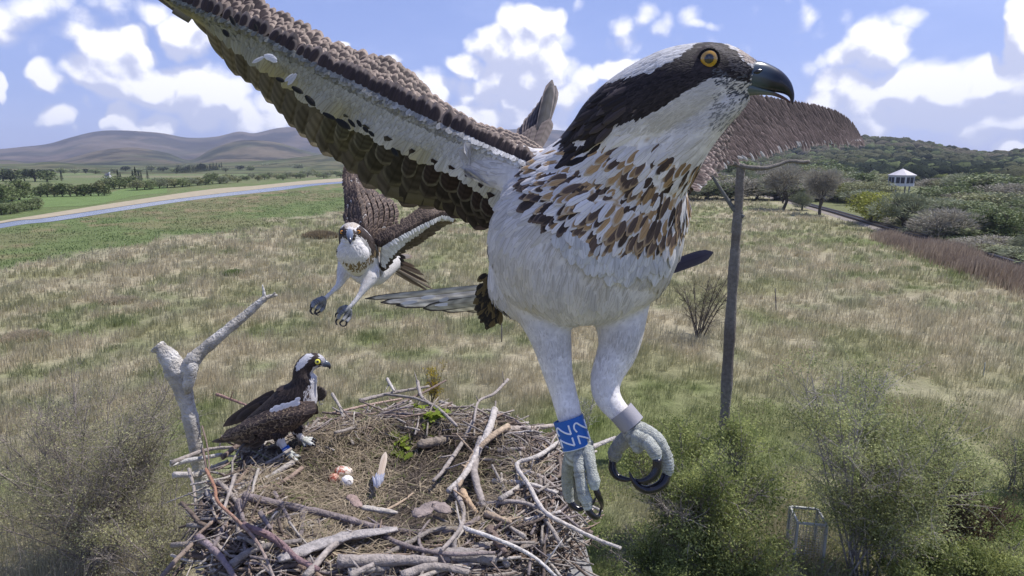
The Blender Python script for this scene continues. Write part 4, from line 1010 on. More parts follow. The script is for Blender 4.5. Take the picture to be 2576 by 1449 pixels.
def perch_branch():
    Y = 2.25; root = None; mb = MB(); k = .0
    def q(x, y, dy=0): return PY(x, y, Y + dy)
    def pr(P_, n, sides=22, jit=.035, c0=(.33, .30, .25), c1=(.70, .68, .64)):
        a = np.array([[*q(x, y, dy), r] for x, y, dy, r in P_]); s = smoothpath(a, n); d = (s[:, :3] - CAM) @ FWD
        rr = .88 * s[:, 3] / FP * d * (1 + RG.normal(0, .03, n) + .05 * np.sin(np.arange(n) * .9)); f = fbm(np.arange(n) * 1.0, np.full(n, len(P_) * 3.3), 3.5, 3)[:, None]
        tube(mb, s[:, :3], rr, sides, np.array(c0) * (1 - f) + np.array(c1) * f, jit=jit)
    pr([(522, 1290, 0, 17), (505, 1200, 0, 18), (492, 1120, 0, 19), (478, 1050, 0, 21), (462, 985, 0, 24), (448, 940, 0, 32), (428, 905, 0, 27), (408, 880, 0, 20), (396, 868, 0, 16)], 46)
    pr([(452, 950, .0, 22), (478, 915, .0, 22), (505, 886, .02, 18), (545, 852, .04, 16), (590, 815, .07, 14), (630, 782, .1, 12), (652, 762, .11, 10), (672, 748, .12, 7), (698, 742, .14, 3)], 46)
    pr([(468, 985, -.01, 12), (476, 955, -.02, 17), (484, 925, -.015, 15), (490, 905, 0, 10)], 14)
    pr([(664, 752, .12, 5), (664, 735, .12, 4), (660, 716, .12, 1.5)], 8, c0=(.6, .58, .55)); pr([(684, 746, .12, 4), (692, 736, .12, 2)], 6)
    pr([(392, 880, 0, 9), (382, 884, 0, 5)], 5); pr([(408, 872, 0, 9), (416, 864, 0, 3)], 5)
    tag(mb.build('dead_branch', mat_col('bleached_wood', .85, 38, .75, 1.0, bdist=.02, detail=8)), 'thick bleached forked dead branch standing up from the left of the nest', 'branch')
perch_branch()

def eggs():
    for (x, y, rx, ry, th, base, spot, lab) in [(864, 1189, 25, 17, .15, (.72, .62, .52), (.34, .09, .05), 'largest egg, cream with red brown blotches on one side, behind the two others'),
                                        (841, 1206, 16, 14, -.5, (.55, .33, .24), (.28, .07, .04), 'reddish egg at the left of the clutch'),
                                        (874, 1211, 16, 16, 1.2, (.86, .83, .79), (.25, .20, .18), 'whitest egg with a few dark marks at the front of the clutch')]:
        z = float(ztop(.12)) + .03; p = PZ(x, y, z); d = (p - CAM) @ FWD; a = rx / FP * d; b = ry / FP * d; n = 26; m_ = 40
        t = np.linspace(-1, 1, n); pr_ = np.sqrt(np.maximum(0, 1 - t ** 2)) * (1 - .16 * t); ph = np.arange(m_) / m_ * 6.283
        V = np.stack([np.repeat(t, m_) * a, (pr_[:, None] * np.cos(ph)).ravel() * b, (pr_[:, None] * np.sin(ph)).ravel() * b], 1)
        V = np.stack([V[:, 0] * math.cos(th) - V[:, 1] * math.sin(th), V[:, 0] * math.sin(th) + V[:, 1] * math.cos(th), V[:, 2]], 1)
        f = fbm(V[:, 0] * 300 + x, V[:, 1] * 300 + V[:, 2] * 210, 1.6, 4); k = np.clip((f - (.46 if 'reddish' in lab else .60 if 'whitest' in lab else .50) + (V[:, 0] * -6 if 'largest' in lab else 0)) * 9, 0, 1)
        c = np.array(base) * (1 - k)[:, None] + np.array(spot) * k[:, None]
        i = np.arange(n - 1)[:, None]; j = np.arange(m_)[None]; kk = (j + 1) % m_
        Q = np.stack([i * m_ + j, i * m_ + kk, (i + 1) * m_ + kk, (i + 1) * m_ + j], -1).reshape(-1, 4)
        mb = MB(); mb.add(V + p, Q, None, c); tag(mb.build('egg', M_egg), lab, 'egg', 'clutch of three eggs')
eggs()

def lobed_leaf(mb, p, d, nv, L, c):
    d = nrm(d); s = nrm(np.cross(nv, d)); nv = np.cross(d, s); t = np.linspace(0, 1, 13); wv = np.sin(np.pi * np.clip(t * .92 + .06, 0, 1)) ** .8 * .32 * (1 + .38 * np.cos(t * 26)); wv[0] = .02; wv[-1] = .03
    V = []
    for k in (-1, 0, 1): V.append(p + d * (t * L)[:, None] + s * (k * wv * L)[:, None] + nv * ((abs(k) * .10 - .25 * t ** 2) * L)[:, None])
    V = np.concatenate(V); n = 13; Q = [(a * n + i, a * n + i + 1, (a + 1) * n + i + 1, (a + 1) * n + i) for a in range(2) for i in range(n - 1)]
    mb.add(V, Q, None, c)
def leaf_sprigs():
    for (x, y, nl, sp, lab) in [(1022, 1108, 26, 26, 'largest sprig of yellow green oak leaves lying in the nest cup'), (1098, 1072, 20, 24, 'sprig of yellow green oak leaves nearest the right rim of the nest'), (1052, 1036, 9, 13, 'smallest green leaf sprig near the back rim of the nest')]:
        mb = MB(); p0 = PZ(x, y, ZR - .02); p0[2] = float(ztop(math.hypot(p0[0] - NX, p0[1] - NY))) + .02; tw = [p0 - (.05, 0, .02), p0, p0 + (.06, .02, 0)]
        tube(mb, tw, [.002, .002, .001], 5, (.14, .11, .05))
        for k in range(nl):
            p = PZ(x + RG.normal(0, sp * .55), y + RG.normal(0, sp * .38), ZR - .02); p[2] = float(ztop(math.hypot(p[0] - NX, p[1] - NY))) + RG.uniform(.01, .045); a = RG.uniform(0, 6.28)
            lobed_leaf(mb, p, (math.cos(a), math.sin(a), RG.uniform(-.1, .4)), (RG.normal(0, .4), RG.normal(0, .4) - .2, 1), RG.uniform(.035, .06), np.array((.20, .26, .035)) * RG.uniform(.6, 1.5))
        tag(mb.build('oak_sprig', M_leaf), lab, 'leaf sprig')
leaf_sprigs()

# ================================================================== FEATHER AND BIRD TOOLS
def feathers(mb, p, nv, t, L, W, c, c2, lift=.06, curl=.10, cup=.25, rows=5, prof=None, base=0):
    p = np.asarray(p, float); k = len(p); L = np.broadcast_to(np.asarray(L, float), (k,)); W = np.broadcast_to(np.asarray(W, float), (k,))
    nv = np.asarray(nv, float); t = np.asarray(t, float); t = t - nv * (t * nv).sum(1, keepdims=True); t /= np.linalg.norm(t, axis=1, keepdims=True) + 1e-9
    s = np.cross(nv, t); u = np.linspace(0, 1, rows)
    if prof is None: prof = np.interp(u, [0, .25, .55, .82, .95, 1], [.45, .9, 1.0, .85, .52, .20])
    cc = np.array([-1, -.5, 0, .5, 1.0]); m_ = 5
    lf = np.broadcast_to(np.asarray(lift, float), (k,))
    off = (lf[:, None] * u[None] - curl * u[None] ** 2) * L[:, None] + base
    Pn = (p[:, None, None, :] + t[:, None, None, :] * (L[:, None, None] * u[None, :, None])[..., None]
          + s[:, None, None, :] * (W[:, None, None] * prof[None, :, None] * cc[None, None, :])[..., None]
          + nv[:, None, None, :] * (off[:, :, None] - cup * W[:, None, None] * (cc ** 2)[None, None, :] * prof[None, :, None])[..., None])
    # rounded tip
    V = Pn.reshape(-1, 3); b = np.arange(k)[:, None, None] * rows * m_; i = np.arange(rows - 1)[None, :, None]; j = np.arange(m_ - 1)[None, None, :]
    Q = np.stack([b + i * m_ + j, b + i * m_ + j + 1, b + (i + 1) * m_ + j + 1, b + (i + 1) * m_ + j], -1).reshape(-1, 4)
    uv = np.stack([np.broadcast_to(cc[None, None, :], (k, rows, m_)), np.broadcast_to(u[None, :, None], (k, rows, m_))], -1).reshape(-1, 2)
    rep = lambda c_: np.repeat(np.broadcast_to(np.asarray(c_, float), (k, 3)), rows * m_, 0)
    mb.add(V, Q, None, rep(c), rep(c2), uv)
LONG = lambda r: np.interp(np.linspace(0, 1, r), [0, .12, .4, .72, .82, .90, .95, .985, 1], [.40, .75, .95, 1.0, .93, .78, .60, .36, .12])

def loft_rows(rows, n):
    """rows of (x, y, depth, half width px, half depth in px) -> points and radii in metres"""
    a = smoothpath(np.array(rows, float), n); p = np.array([P(x, y, d) for x, y, d in a[:, :3]]); sc = a[:, 2] * DSC / FP
    return p, np.maximum(a[:, 3] * sc, 1e-4), np.maximum(a[:, 4] * sc, 1e-4)

def make_body(name, lofts, voxel, parent, colfn, mat=None, smooth=6):
    mb = MB(); SK = []; ST = []
    for rows, n in lofts:
        p, ra, rb = loft_rows(rows, n); tube(mb, p, ra, 28, (.5, .5, .5), rb=rb, ref=FWD)
        t = np.gradient(p, axis=0); t /= np.linalg.norm(t, axis=1, keepdims=True); SK.append(p); ST.append(t)
    tmp = mb.build('tmp', None, None)
    m1 = tmp.modifiers.new('r', 'REMESH'); m1.mode = 'VOXEL'; m1.voxel_size = voxel; m1.use_smooth_shade = True
    m2 = tmp.modifiers.new('s', 'SMOOTH'); m2.factor = .6; m2.iterations = smooth
    dg = bpy.context.evaluated_depsgraph_get(); dg.update(); me = bpy.data.meshes.new_from_object(tmp.evaluated_get(dg))
    bpy.data.objects.remove(tmp)
    nv = len(me.vertices); V = np.zeros(nv * 3, np.float32); me.vertices.foreach_get('co', V); V = V.reshape(-1, 3).astype(float)
    me.calc_loop_triangles(); T = np.zeros(len(me.loop_triangles) * 3, np.int32); me.loop_triangles.foreach_get('vertices', T); T = T.reshape(-1, 3)
    bpy.data.meshes.remove(me)
    ob = MB(); px, py = project_arr(V); ob.add(V, None, T, colfn(px, py, V)[0]); o = ob.build(name, mat or M_under, parent)
    a, b, c = V[T[:, 0]], V[T[:, 1]], V[T[:, 2]]; N = np.cross(b - a, c - a); A = np.linalg.norm(N, axis=1); N = N / (A[:, None] + 1e-15)
    # smooth normals per vertex
    VN = np.zeros_like(V); 
    for k in range(3): np.add.at(VN, T[:, k], N * A[:, None])
    VN /= np.linalg.norm(VN, axis=1, keepdims=True) + 1e-12
    bvh = BVHTree.FromPolygons([tuple(v) for v in V], [tuple(int(q) for q in t) for t in T])
    return o, dict(V=V, T=T, A=A, VN=VN, SK=np.concatenate(SK), ST=np.concatenate(ST), bvh=bvh)
def project_arr(V):
    q = V - CAM; d = q @ FWD; return 1288 + (q @ RT) / d * FP, 724.5 - (q @ UP) / d * FP
def scatter(B, n, keep=None):
    f = RG.choice(len(B['T']), n, p=B['A'] / B['A'].sum()); w_ = RG.dirichlet((1, 1, 1), n); T = B['T'][f]
    p = (B['V'][T] * w_[:, :, None]).sum(1); nv = (B['VN'][T] * w_[:, :, None]).sum(1); nv /= np.linalg.norm(nv, axis=1, keepdims=True)
    t = np.zeros((n, 3))
    for i in range(0, n, 4000):
        dd = ((p[i:i + 4000, None, :] - B['SK'][None]) ** 2).sum(2); wt = 1 / (dd + (.006 ** 2)) ** 2; t[i:i + 4000] = (wt[:, :, None] * B['ST'][None]).sum(1)
    t /= np.linalg.norm(t, axis=1, keepdims=True) + 1e-9
    return p, nv, t
def inpoly(x, y, poly):
    x = np.asarray(x); y = np.asarray(y); r = np.zeros(x.shape, bool); n = len(poly); j = n - 1
    for i in range(n):
        xi, yi = poly[i]; xj, yj = poly[j]
        if yi != yj: r ^= ((yi > y) != (yj > y)) & (x < (xj - xi) * (y - yi) / (yj - yi) + xi)
        j = i
    return r

def eye(parent, B, x, y, rpx, iris=(.62, .36, .02), look=None, sink=.55, ring=(.012, .010, .012), pupil=.46, hitp=None):
    r0 = nrm(ray(x, y))
    if hitp is None:
        hit = B['bvh'].ray_cast(Vector(CAM), Vector(r0)); c = np.array(hit[0])
    else: c = hitp
    d = (c - CAM) @ FWD; r = rpx / FP * d; look = nrm(-r0 if look is None else look); cen = c - look * r * (sink - .1)
    n, m_ = 40, 40; th = np.linspace(0, math.pi, n); ph = np.arange(m_) / m_ * 6.283; a = nrm(np.cross(look, (0, 0, 1))); b = np.cross(look, a)
    V = cen + r * 1.12 * (look * np.cos(th)[:, None, None] + a * (np.sin(th)[:, None] * np.cos(ph))[..., None] + b * (np.sin(th)[:, None] * np.sin(ph))[..., None])
    s = np.sin(th) * 1.12; irisR = .86; c_ = np.where((s < irisR * pupil)[:, None], np.array((.004, .004, .005)), np.where((s < irisR)[:, None], np.array(iris) * (.75 + .5 * (s / irisR))[:, None], np.array(ring))); c_[th > 1.5] = ring
    i = np.arange(n - 1)[:, None]; j = np.arange(m_)[None]; k = (j + 1) % m_
    Q = np.stack([i * m_ + j, (i + 1) * m_ + j, (i + 1) * m_ + k, i * m_ + k], -1).reshape(-1, 4)
    mb = MB(); mb.add(V.reshape(-1, 3), Q, None, np.repeat(c_, m_, 0)); e = mb.build('eye', M_eye, parent)
    lid = MB(); q = cen + look * r * .52; P_ = q + (a * np.cos(np.linspace(0, 6.283, 33))[:, None] + b * np.sin(np.linspace(0, 6.283, 33))[:, None]) * r * 1.02
    tube(lid, P_, r * .16, 8, ring, caps=False); lid.build('eyelid', M_skin, e)
    return e

def toe(mb, rows, n=40, c0=(.44, .46, .42), c1=(.60, .66, .64), scutes=9, dark=(.30, .31, .28)):
    a = smoothpath(np.array(rows, float), n); p = np.array([P(x, y, d) for x, y, d in a[:, :3]]); u = np.linspace(0, 1, n); sc = a[:, 2] * DSC / FP
    scutes = scutes * 1.6; r = a[:, 3] * sc * (1 + .02 * np.sin(u * scutes * 6.283) + .05 * np.sin(u * 12) * (u > .4)); f = np.clip((u - .55) * 2.4, 0, 1); c = mixc(c0, c1, f); g = (np.sin(u * scutes * 6.283) < -.80); c = sel(g, dark, c)
    tube(mb, p, r, 14, c, jit=.035)
def claw(parent, rows, n=20, col=(.012, .012, .018)):
    a = smoothpath(np.array(rows, float), n); p = np.array([P(x, y, d) for x, y, d in a[:, :3]]); r = a[:, 3] * a[:, 2] * DSC / FP
    mb = MB(); tube(mb, p, r, 14, col); mb.build('talon', M_horn, parent)

# ================================================================== THE LARGE FLYING OSPREY
def wing_surface(st, n):
    """st: stations of (T, B1, B2, E) each (x, y, d); returns 4 smooth 3-D lines of n points"""
    L = []
    for k in range(4):
        a = smoothpath(np.array([s[k] for s in st], float), n); L.append(np.array([P(x, y, d) for x, y, d in a]))
    return L
def surf(L, s, v):
    """s in 0..1 along, v in 0..3 across; arrays"""
    n = len(L[0]); i = np.clip(s, 0, 1) * (n - 1); i0 = np.minimum(i.astype(int), n - 2); f = (i - i0)[:, None]
    ln = [l[i0] * (1 - f) + l[i0 + 1] * f for l in L]; v = np.clip(v, 0, 3 - 1e-9); k = v.astype(int); g = (v - k)[:, None]
    A = np.stack(ln, 1); a = A[np.arange(len(s)), k]; b = A[np.arange(len(s)), k + 1]; return a * (1 - g) + b * g
def surf_frame(L, s, v):
    p = surf(L, s, v); ds = surf(L, s + .01, v) - surf(L, s - .01, v); dv = surf(L, s, np.minimum(v + .12, 2.999)) - surf(L, s, np.maximum(v - .12, 0))
    ds /= np.linalg.norm(ds, axis=1, keepdims=True) + 1e-9; dv /= np.linalg.norm(dv, axis=1, keepdims=True) + 1e-9
    n = np.cross(ds, dv); n /= np.linalg.norm(n, axis=1, keepdims=True) + 1e-9
    flip = (n @ FWD) > 0; n[flip] *= -1; return p, n, ds, dv
def wing_solid(name, L, parent, th, colf, bulge=.3):
    n = len(L[0]); rows = []; s = np.linspace(0, 1, n)
    vs = [0, .25, .5, .75, 1, 1.25, 1.5, 1.75, 2, 2.3, 2.6, 2.9]
    for v in vs: 
        p, nn, _, _ = surf_frame(L, s, np.full(n, v)); k = max(0, 1 - abs(v - .9) / 1.3); rows.append(p - nn * th * (.25 + .1 * (1 - k)))
    for v in vs[::-1]:
        p, nn, _, _ = surf_frame(L, s, np.full(n, v)); k = max(.08, 1 - abs(v - .7) / 1.6); rows.append(p - nn * th * (.4 + 1.6 * k))
    V = np.array(rows); m_ = len(rows); V = V.reshape(-1, 3); i = np.arange(m_)[:, None]; j = np.arange(n - 1)[None]; i2 = (i + 1) % m_
    Q = np.stack([i * n + j, i * n + j + 1, i2 * n + j + 1, i2 * n + j], -1).reshape(-1, 4)
    vv = np.repeat(np.array(vs + vs[::-1]), n); mb = MB(); mb.add(V, Q, None, colf(vv)); return mb.build(name, M_under, parent)

WHT = np.array((.645, .625, .615))
MASK = [(1905,178),(1883,158),(1865,134),(1822,108),(1790,100),(1757,112),(1714,141),(1648,176),(1583,189),(1530,205),(1490,240),(1455,280),(1395,345),(1440,362),(1480,325),(1518,322),(1560,303),(1627,292),(1670,266),(1735,226),(1800,192),(1857,196),(1890,205)]
SPOT = [(1390,352),(1300,360),(1335,420),(1345,470),(1400,540),(1450,575),(1500,615),(1560,625),(1640,630),(1690,615),(1735,530),(1765,450),(1790,400),(1720,400),(1660,350),(1560,318)]
DARKM = [(1300,350),(1340,345),(1352,420),(1362,470),(1410,520),(1480,560),(1450,585),(1385,540),(1335,480),(1320,410)]
def hero_col(px, py, V):
    n = len(px); r1 = RG.random(n); r2 = RG.random(n); nz = fbm(px, py, 60, 3)
    e = WHT[None] * ((.84 + .26 * r1) * (.84 + .32 * fbm(px + 90, py + 30, 55, 3)))[:, None]; c = e.copy()
    # soft yellowish staining low on the belly and flank
    st = np.clip((fbm(px + 400, py, 90, 3) - .50) * 3, 0, 1) * ((py > 560) & (py < 860)) * .35
    e = e * (1 - st[:, None]) + np.array((.50, .42, .22)) * st[:, None]; c = e.copy()
    sp = inpoly(px, py, SPOT) & (V @ FWD * 0 + 1 > 0); q = r2 + (nz - .5) * .5 + np.clip((py - 470) / 400, -.25, .25)
    q = q - np.clip((400 - py) / 500, 0, .2); e = np.where((sp | (py > 900) | ((px > 1590) & (py > 320) & (py < 480)))[:, None], e * 1.2, e); c = e.copy(); dk = sp & (q > .66); gd = sp & (q > .40) & ~dk  # breast, neck front and lower legs painted lighter, as sunlit beside the shaded belly
    c = sel(gd, np.array((.40, .26, .13))[None] * (.7 + .6 * r1)[:, None], c); c = sel(dk, np.array((.075, .052, .040))[None] * (.6 + 1.4 * r1)[:, None], c); e = sel(dk & (r1 > .35), (.42, .30, .18), e); e = sel(gd & (r1 > .6), (.55, .45, .33), e)
    dm = inpoly(px, py, DARKM) & (r2 > .30); c = sel(dm, (.05, .038, .036), c); e = sel(dm, (.14, .10, .08), e)
    # crown and cheek
    cr = inpoly(px, py, [(1400,340),(1500,230),(1583,189),(1648,176),(1714,141),(1760,112),(1790,96),(1700,90),(1600,120),(1500,180),(1440,260)])
    e = sel(cr, np.array((.66, .66, .67))[None] * (.7 + .5 * r1)[:, None], e); c = sel(cr, e * .85, c)
    m_ = inpoly(px, py, MASK); dkc = np.array((.035, .028, .030))[None] * (.5 + 1.1 * r1)[:, None]
    dkc = np.where((inpoly(px, py, [(1760,118),(1800,108),(1850,125),(1900,170),(1890,190),(1850,180),(1825,130)]) & (r2 > .4))[:, None], np.array((.13, .115, .115)), dkc)
    e = sel(m_, dkc, e); c = sel(m_, dkc * .8, c); w2 = m_ & (px < 1600) & (r2 > .88); e = sel(w2, (.22, .17, .14), e)
    fr = inpoly(px, py, [(1868,120),(1905,145),(1915,165),(1888,160),(1865,134)]); e = sel(fr, (.50, .42, .36), e); c = sel(fr, (.45, .38, .33), c)
    thr = inpoly(px, py, [(1800,232),(1845,225),(1890,225),(1870,280),(1820,330),(1790,320)]) & (r2 > .55); c = sel(thr, (.28, .28, .28), c)
    lz = inpoly(px, py, [(1790,160),(1850,195),(1905,185),(1905,235),(1860,250),(1810,210)]) & (r2 > .5); e = sel(lz, (.12, .125, .14), e); c = sel(lz, (.08, .085, .10), c)
    return e, c
def big_osprey():
    root = empty('osprey', P(1500, 600, .38)); tag(root, 'huge flying osprey in front with yellow eye, speckled breast and blue lettered leg ring', 'osprey')
    lofts = [([(1902,192,.315,30,26),(1862,188,.315,57,46),(1812,190,.318,81,62),(1752,206,.32,97,74),(1690,229,.322,104,80),(1622,268,.328,106,88),(1560,315,.336,104,96),(1510,365,.345,92,92),(1460,410,.36,80,85)], 40),
             ([(1878,222,.316,22,24),(1846,244,.318,42,40),(1784,284,.322,62,58),(1712,338,.33,90,80),(1652,400,.34,106,100)], 24),
             ([(1640,325,.336,106,96),(1588,396,.345,164,122),(1548,468,.355,200,146),(1510,540,.362,226,164),(1470,610,.368,236,172),(1452,680,.375,220,170),(1444,725,.38,190,150),(1440,765,.385,140,112),(1440,790,.388,66,60)], 40),
             ([(1500,500,.360,110,90),(1400,462,.363,90,56),(1310,436,.369,66,34),(1235,420,.376,48,20),(1190,408,.381,34,10)], 26),
             ([(1340,480,.375,70,60),(1300,580,.385,68,70),(1288,660,.39,58,64),(1284,720,.392,54,60),(1312,772,.388,40,48)], 24),
             ([(1362,690,.378,112,95),(1366,760,.374,84,74),(1377,815,.371,62,57),(1390,870,.369,49,47),(1404,940,.367,38,38),(1418,990,.366,34,34),(1430,1035,.364,33,33),(1440,1075,.363,29,30),(1455,1116,.360,26,28)], 40),
             ([(1540,690,.382,118,95),(1552,760,.377,88,74),(1560,815,.373,65,60),(1559,850,.371,56,55),(1552,885,.370,50,49),(1530,935,.368,42,42),(1522,975,.366,37,37),(1533,1008,.364,33,33),(1556,1036,.361,29,30),(1580,1062,.359,28,29),(1600,1092,.357,27,27)], 40)]
    body, B = make_body('body', lofts, .0021, root, hero_col, smooth=4)
    # plumage
    p, nv, t = scatter(B, 60000); px, py = project_arr(p); e, c = hero_col(px, py, p)
    leg = (py > 800) | ((py > 720) & (px > 1600)); head = (py < 330) & (px > 1440) & ((px - 1440) * .8 + (330 - py) > 60)
    L = np.where(head, 24, np.where(leg, 20, np.where(py > 600, 44, 58))) * (.8 + .4 * RG.random(len(px))); L = np.where(head & (px > 1700), 15, L); L = np.where(leg & (py > 950), 11, L)
    spz = inpoly(px, py, SPOT); W = L * np.where(spz, .19, np.where(head, .20, .26)); prob = np.clip(60 / (L * W) * np.where(spz, .95, 1.1), 0, 1)
    footz = ((px - 1450) ** 2 + (py - 1120) ** 2 < 40 ** 2) | ((px - 1600) ** 2 + (py - 1092) ** 2 < 40 ** 2); eyez = (px - 1783) ** 2 + (py - 149) ** 2 < 34 ** 2
    k = (RG.random(len(px)) < prob) & ~footz & ~eyez; p, nv, t, L, W, e, c, leg, spz, head = [a[k] for a in (p, nv, t, L, W, e, c, leg, spz, head)]
    d = (p - CAM) @ FWD; jt = t + RG.normal(0, .12, t.shape); mb = MB()
    lift = np.where(spz, .16, np.where(leg, .05, np.where(head, .10, .06)))
    feathers(mb, p, nv, jt, L / FP * d, W / FP * d, e, c, lift=lift, curl=.10, cup=.22, base=0)
    # ragged crest feathers on the nape
    for k_ in range(110):
        t_ = RG.random(); x = 1540 - 130 * t_ + RG.uniform(0, 60); y = 215 + 125 * t_ + RG.uniform(-2, 70); h_ = B['bvh'].ray_cast(Vector(CAM), Vector(nrm(ray(x, y))))
        if h_[0] is None: continue
        c0_ = np.array(h_[0]); n0_ = np.array(h_[1]); n0_ = n0_ if n0_ @ FWD < 0 else -n0_; L0 = RG.uniform(34, 66) / FP * .34; cw_ = RG.uniform(.5, 1.5) if RG.random() < .88 else 2.6
        feathers(mb, [c0_], [n0_], [P(x - 40, y + RG.uniform(18, 44), .345) - P(x, y, .34)], L0, L0 * .15, (.032 * cw_, .026 * cw_, .024 * cw_), (.028 * cw_, .022 * cw_, .022 * cw_), lift=.22, curl=.12, cup=.35)
    # loose puffy tips where the breast band ends over the belly, and along the shoulder
    pz = [(x, y) for x, y in zip(RG.uniform(1330, 1700, 500), RG.uniform(560, 700, 500)) if abs(y - np.interp(x, [1330, 1450, 1560, 1700], [470, 600, 655, 640])) < 26]
    for (x, y) in pz:
        h_ = B['bvh'].ray_cast(Vector(CAM), Vector(nrm(ray(x, y))))
        if h_[0] is None: continue
        c0_ = np.array(h_[0]); n0_ = np.array(h_[1]); n0_ = n0_ if n0_ @ FWD < 0 else -n0_; L0 = RG.uniform(34, 56) / FP * .35; cw_ = .64 * RG.uniform(.8, 1.12)
        feathers(mb, [c0_], [n0_], [P(x - 8 + RG.normal(0, 8), y + 40, .36) - P(x, y, .36)], L0, L0 * .30, (cw_,) * 3, (cw_,) * 3, lift=.30, curl=.16, cup=.35)
    o = mb.build('plumage', M_feather, body)
    # eyes, both sides
    eye(root, B, 1783, 149, 24, iris=(.40, .22, .012), pupil=.56, look=nrm(-ray(1783, 149) + np.array([.05, 0, .10])))
    pe = P(1783, 149, .345 + .0); eye(root, B, 1783, 149, 24, hitp=P(1783, 149, .348), look=FWD)
    # beak
    def beakpart(nm, rows, c0, c1, par, split=.5, flat=1.0):
        pp, ra, rb = loft_rows(rows, 30); u = np.linspace(0, 1, 30); m_ = MB(); tube(m_, pp, ra, 20, mixc(c0, c1, (u - split) * 5 + .5), rb=rb, ref=FWD); return m_.build(nm, M_horn, par)
    bk = beakpart('beak', [(1838,192,.315,26,30),(1868,190,.314,33,33),(1900,190,.313,36,30),(1930,197,.312,33,24),(1955,206,.311,27,19),(1975,219,.311,19,13),(1988,234,.311,10,8),(1993,248,.311,5,4),(1994,262,.311,1.2,1.2)], (.065, .090, .115), (.010, .012, .022), root, .36)
    beakpart('lower_beak', [(1846,216,.315,18,24),(1880,224,.314,16,20),(1912,230,.313,8,13),(1945,236,.312,4,8),(1972,247,.311,3,5),(1988,258,.311,1.5,2)], (.09, .12, .13), (.07, .03, .045), bk, .6)
    m_ = MB(); pp, ra, rb = loft_rows([(1896,183,.2975,2,3),(1906,180,.2972,6,3),(1918,176,.2975,2,2)], 8); tube(m_, pp, ra, 8, (.01, .01, .01), rb=rb, ref=FWD); m_.build('nostril', M_horn, bk)
    # left wing of the picture
    ST_ = [((400,-130,.43),(350,-75,.425),(340,-66,.44),(325,-62,.46)),((560,-45,.425),(420,-18,.415),(436,8,.43),(430,2,.46)),((642,0,.42),(477,13,.41),(512,56,.425),(494,60,.46)),((755,65,.415),(637,78,.402),(600,128,.42),(577,186,.455)),
           ((876,126,.41),(768,148,.396),(690,190,.414),(644,238,.45)),((993,161,.408),(876,200,.392),(770,252,.410),(716,318,.447)),((1045,200,.405),(963,243,.388),(860,304,.406),(790,378,.443)),((1106,252,.40),(1071,295,.383),(960,358,.402),(868,440,.438)),
           ((1202,308,.396),(1180,343,.376),(1066,412,.395),(985,518,.43)),((1297,334,.392),(1258,378,.368),(1150,446,.388),(1095,540,.42)),((1345,352,.388),(1320,405,.36),(1208,495,.382),(1180,578,.408)),((1385,385,.38),(1372,440,.356),(1262,545,.378),(1232,566,.392))]
    Lw = wing_surface(ST_, 200)
    wing = wing_solid('wing', Lw, root, .009, lambda v: np.where((v < 1)[:, None], (.09, .065, .055), np.where((v < 2)[:, None], (.55, .54, .50), (.10, .09, .065))))
    mb = MB()
    for row, v in enumerate(np.linspace(.22, 1.0, 6)):                       # scaly dark coverts along the leading edge
        n = 92; s = (np.arange(n) + .5 * (row % 2) + RG.normal(0, .26, n)) / n; pp, nn, ds, dv = surf_frame(Lw, s, np.full(n, v)); pp = pp
        g = RG.uniform(.75, 1.25, (n, 1)); tt = -dv * .85 - ds * .55 + RG.normal(0, .10, (n, 3)); wd = np.interp(s, [0, .3, .6, .9, 1], [24, 26, 28, 22, 18])
        white = (RG.random(n) < 0); e_ = sel(white, (.6, .6, .6), np.array((.30, .235, .19)) * g); c_ = sel(white, (.35, .35, .35), np.array((.042, .030, .029)) * g); wd_k = RG.uniform(.8, 1.2, n)
        d_ = (pp - CAM) @ FWD; feathers(mb, pp, nn, tt, wd * wd_k * 1.5 / FP * d_, wd * wd_k * .62 / FP * d_, e_, c_, lift=.20, curl=.12, cup=.40, rows=6, prof=np.array([.6, .92, 1, .95, .76, .34]), base=-.0012 + .0016 * v)
    mb.build('coverts', mat_feather('scale_feather', trans=.03, lo=.62, hi=.84), wing)
    mb = MB()
    for row, v in enumerate([.97, 1.03, 1.08, 1.13, 1.18, 1.26, 1.34, 1.42, 1.5, 1.58, 1.66]):                     # soft whitish under-wing strip
        n = 110 if v > 1.22 else 210; s = (np.arange(n) + RG.random(n)) / n; pp, nn, ds, dv = surf_frame(Lw, s, np.full(n, v)); d_ = (pp - CAM) @ FWD
        yl = np.clip((fbm(s * 60 + 20, np.full(n, v * 6), 6, 3) - .42) * 5, 0, 1) * np.clip((v - 1.25) * 2, 0, 1) * .75
        cc_ = mixc((.27, .28, .23), (.60, .595, .58), s * 1.6 - .30) * (1 - yl[:, None]) + np.array((.36, .31, .10)) * yl[:, None]; cc_ = cc_ * RG.uniform(.85, 1.12, (n, 1))  # green-grey towards the tip: shade and ground bounce painted into the colour
        if v < 1.22: cc_ = cc_ * RG.uniform(.5, 1.15, (n, 1)) * np.where(s > .72, 1.25, .80)[:, None]  # leading-edge rows towards the tip painted darker to offset the sun on them
        wd = np.interp(s, [0, .4, 1], [26, 40, 44]) * (.42 if v < 1.22 else 1) * RG.uniform(.75, 1.2, n); feathers(mb, pp, nn, dv + ds * .35 + RG.normal(0, .28 if v < 1.22 else .12, (n, 3)), wd / FP * d_, wd * .36 / FP * d_, cc_, cc_ * .96, lift=.05, curl=.06, cup=.2, base=.0006 + .004 * max(0, v - 1.2))
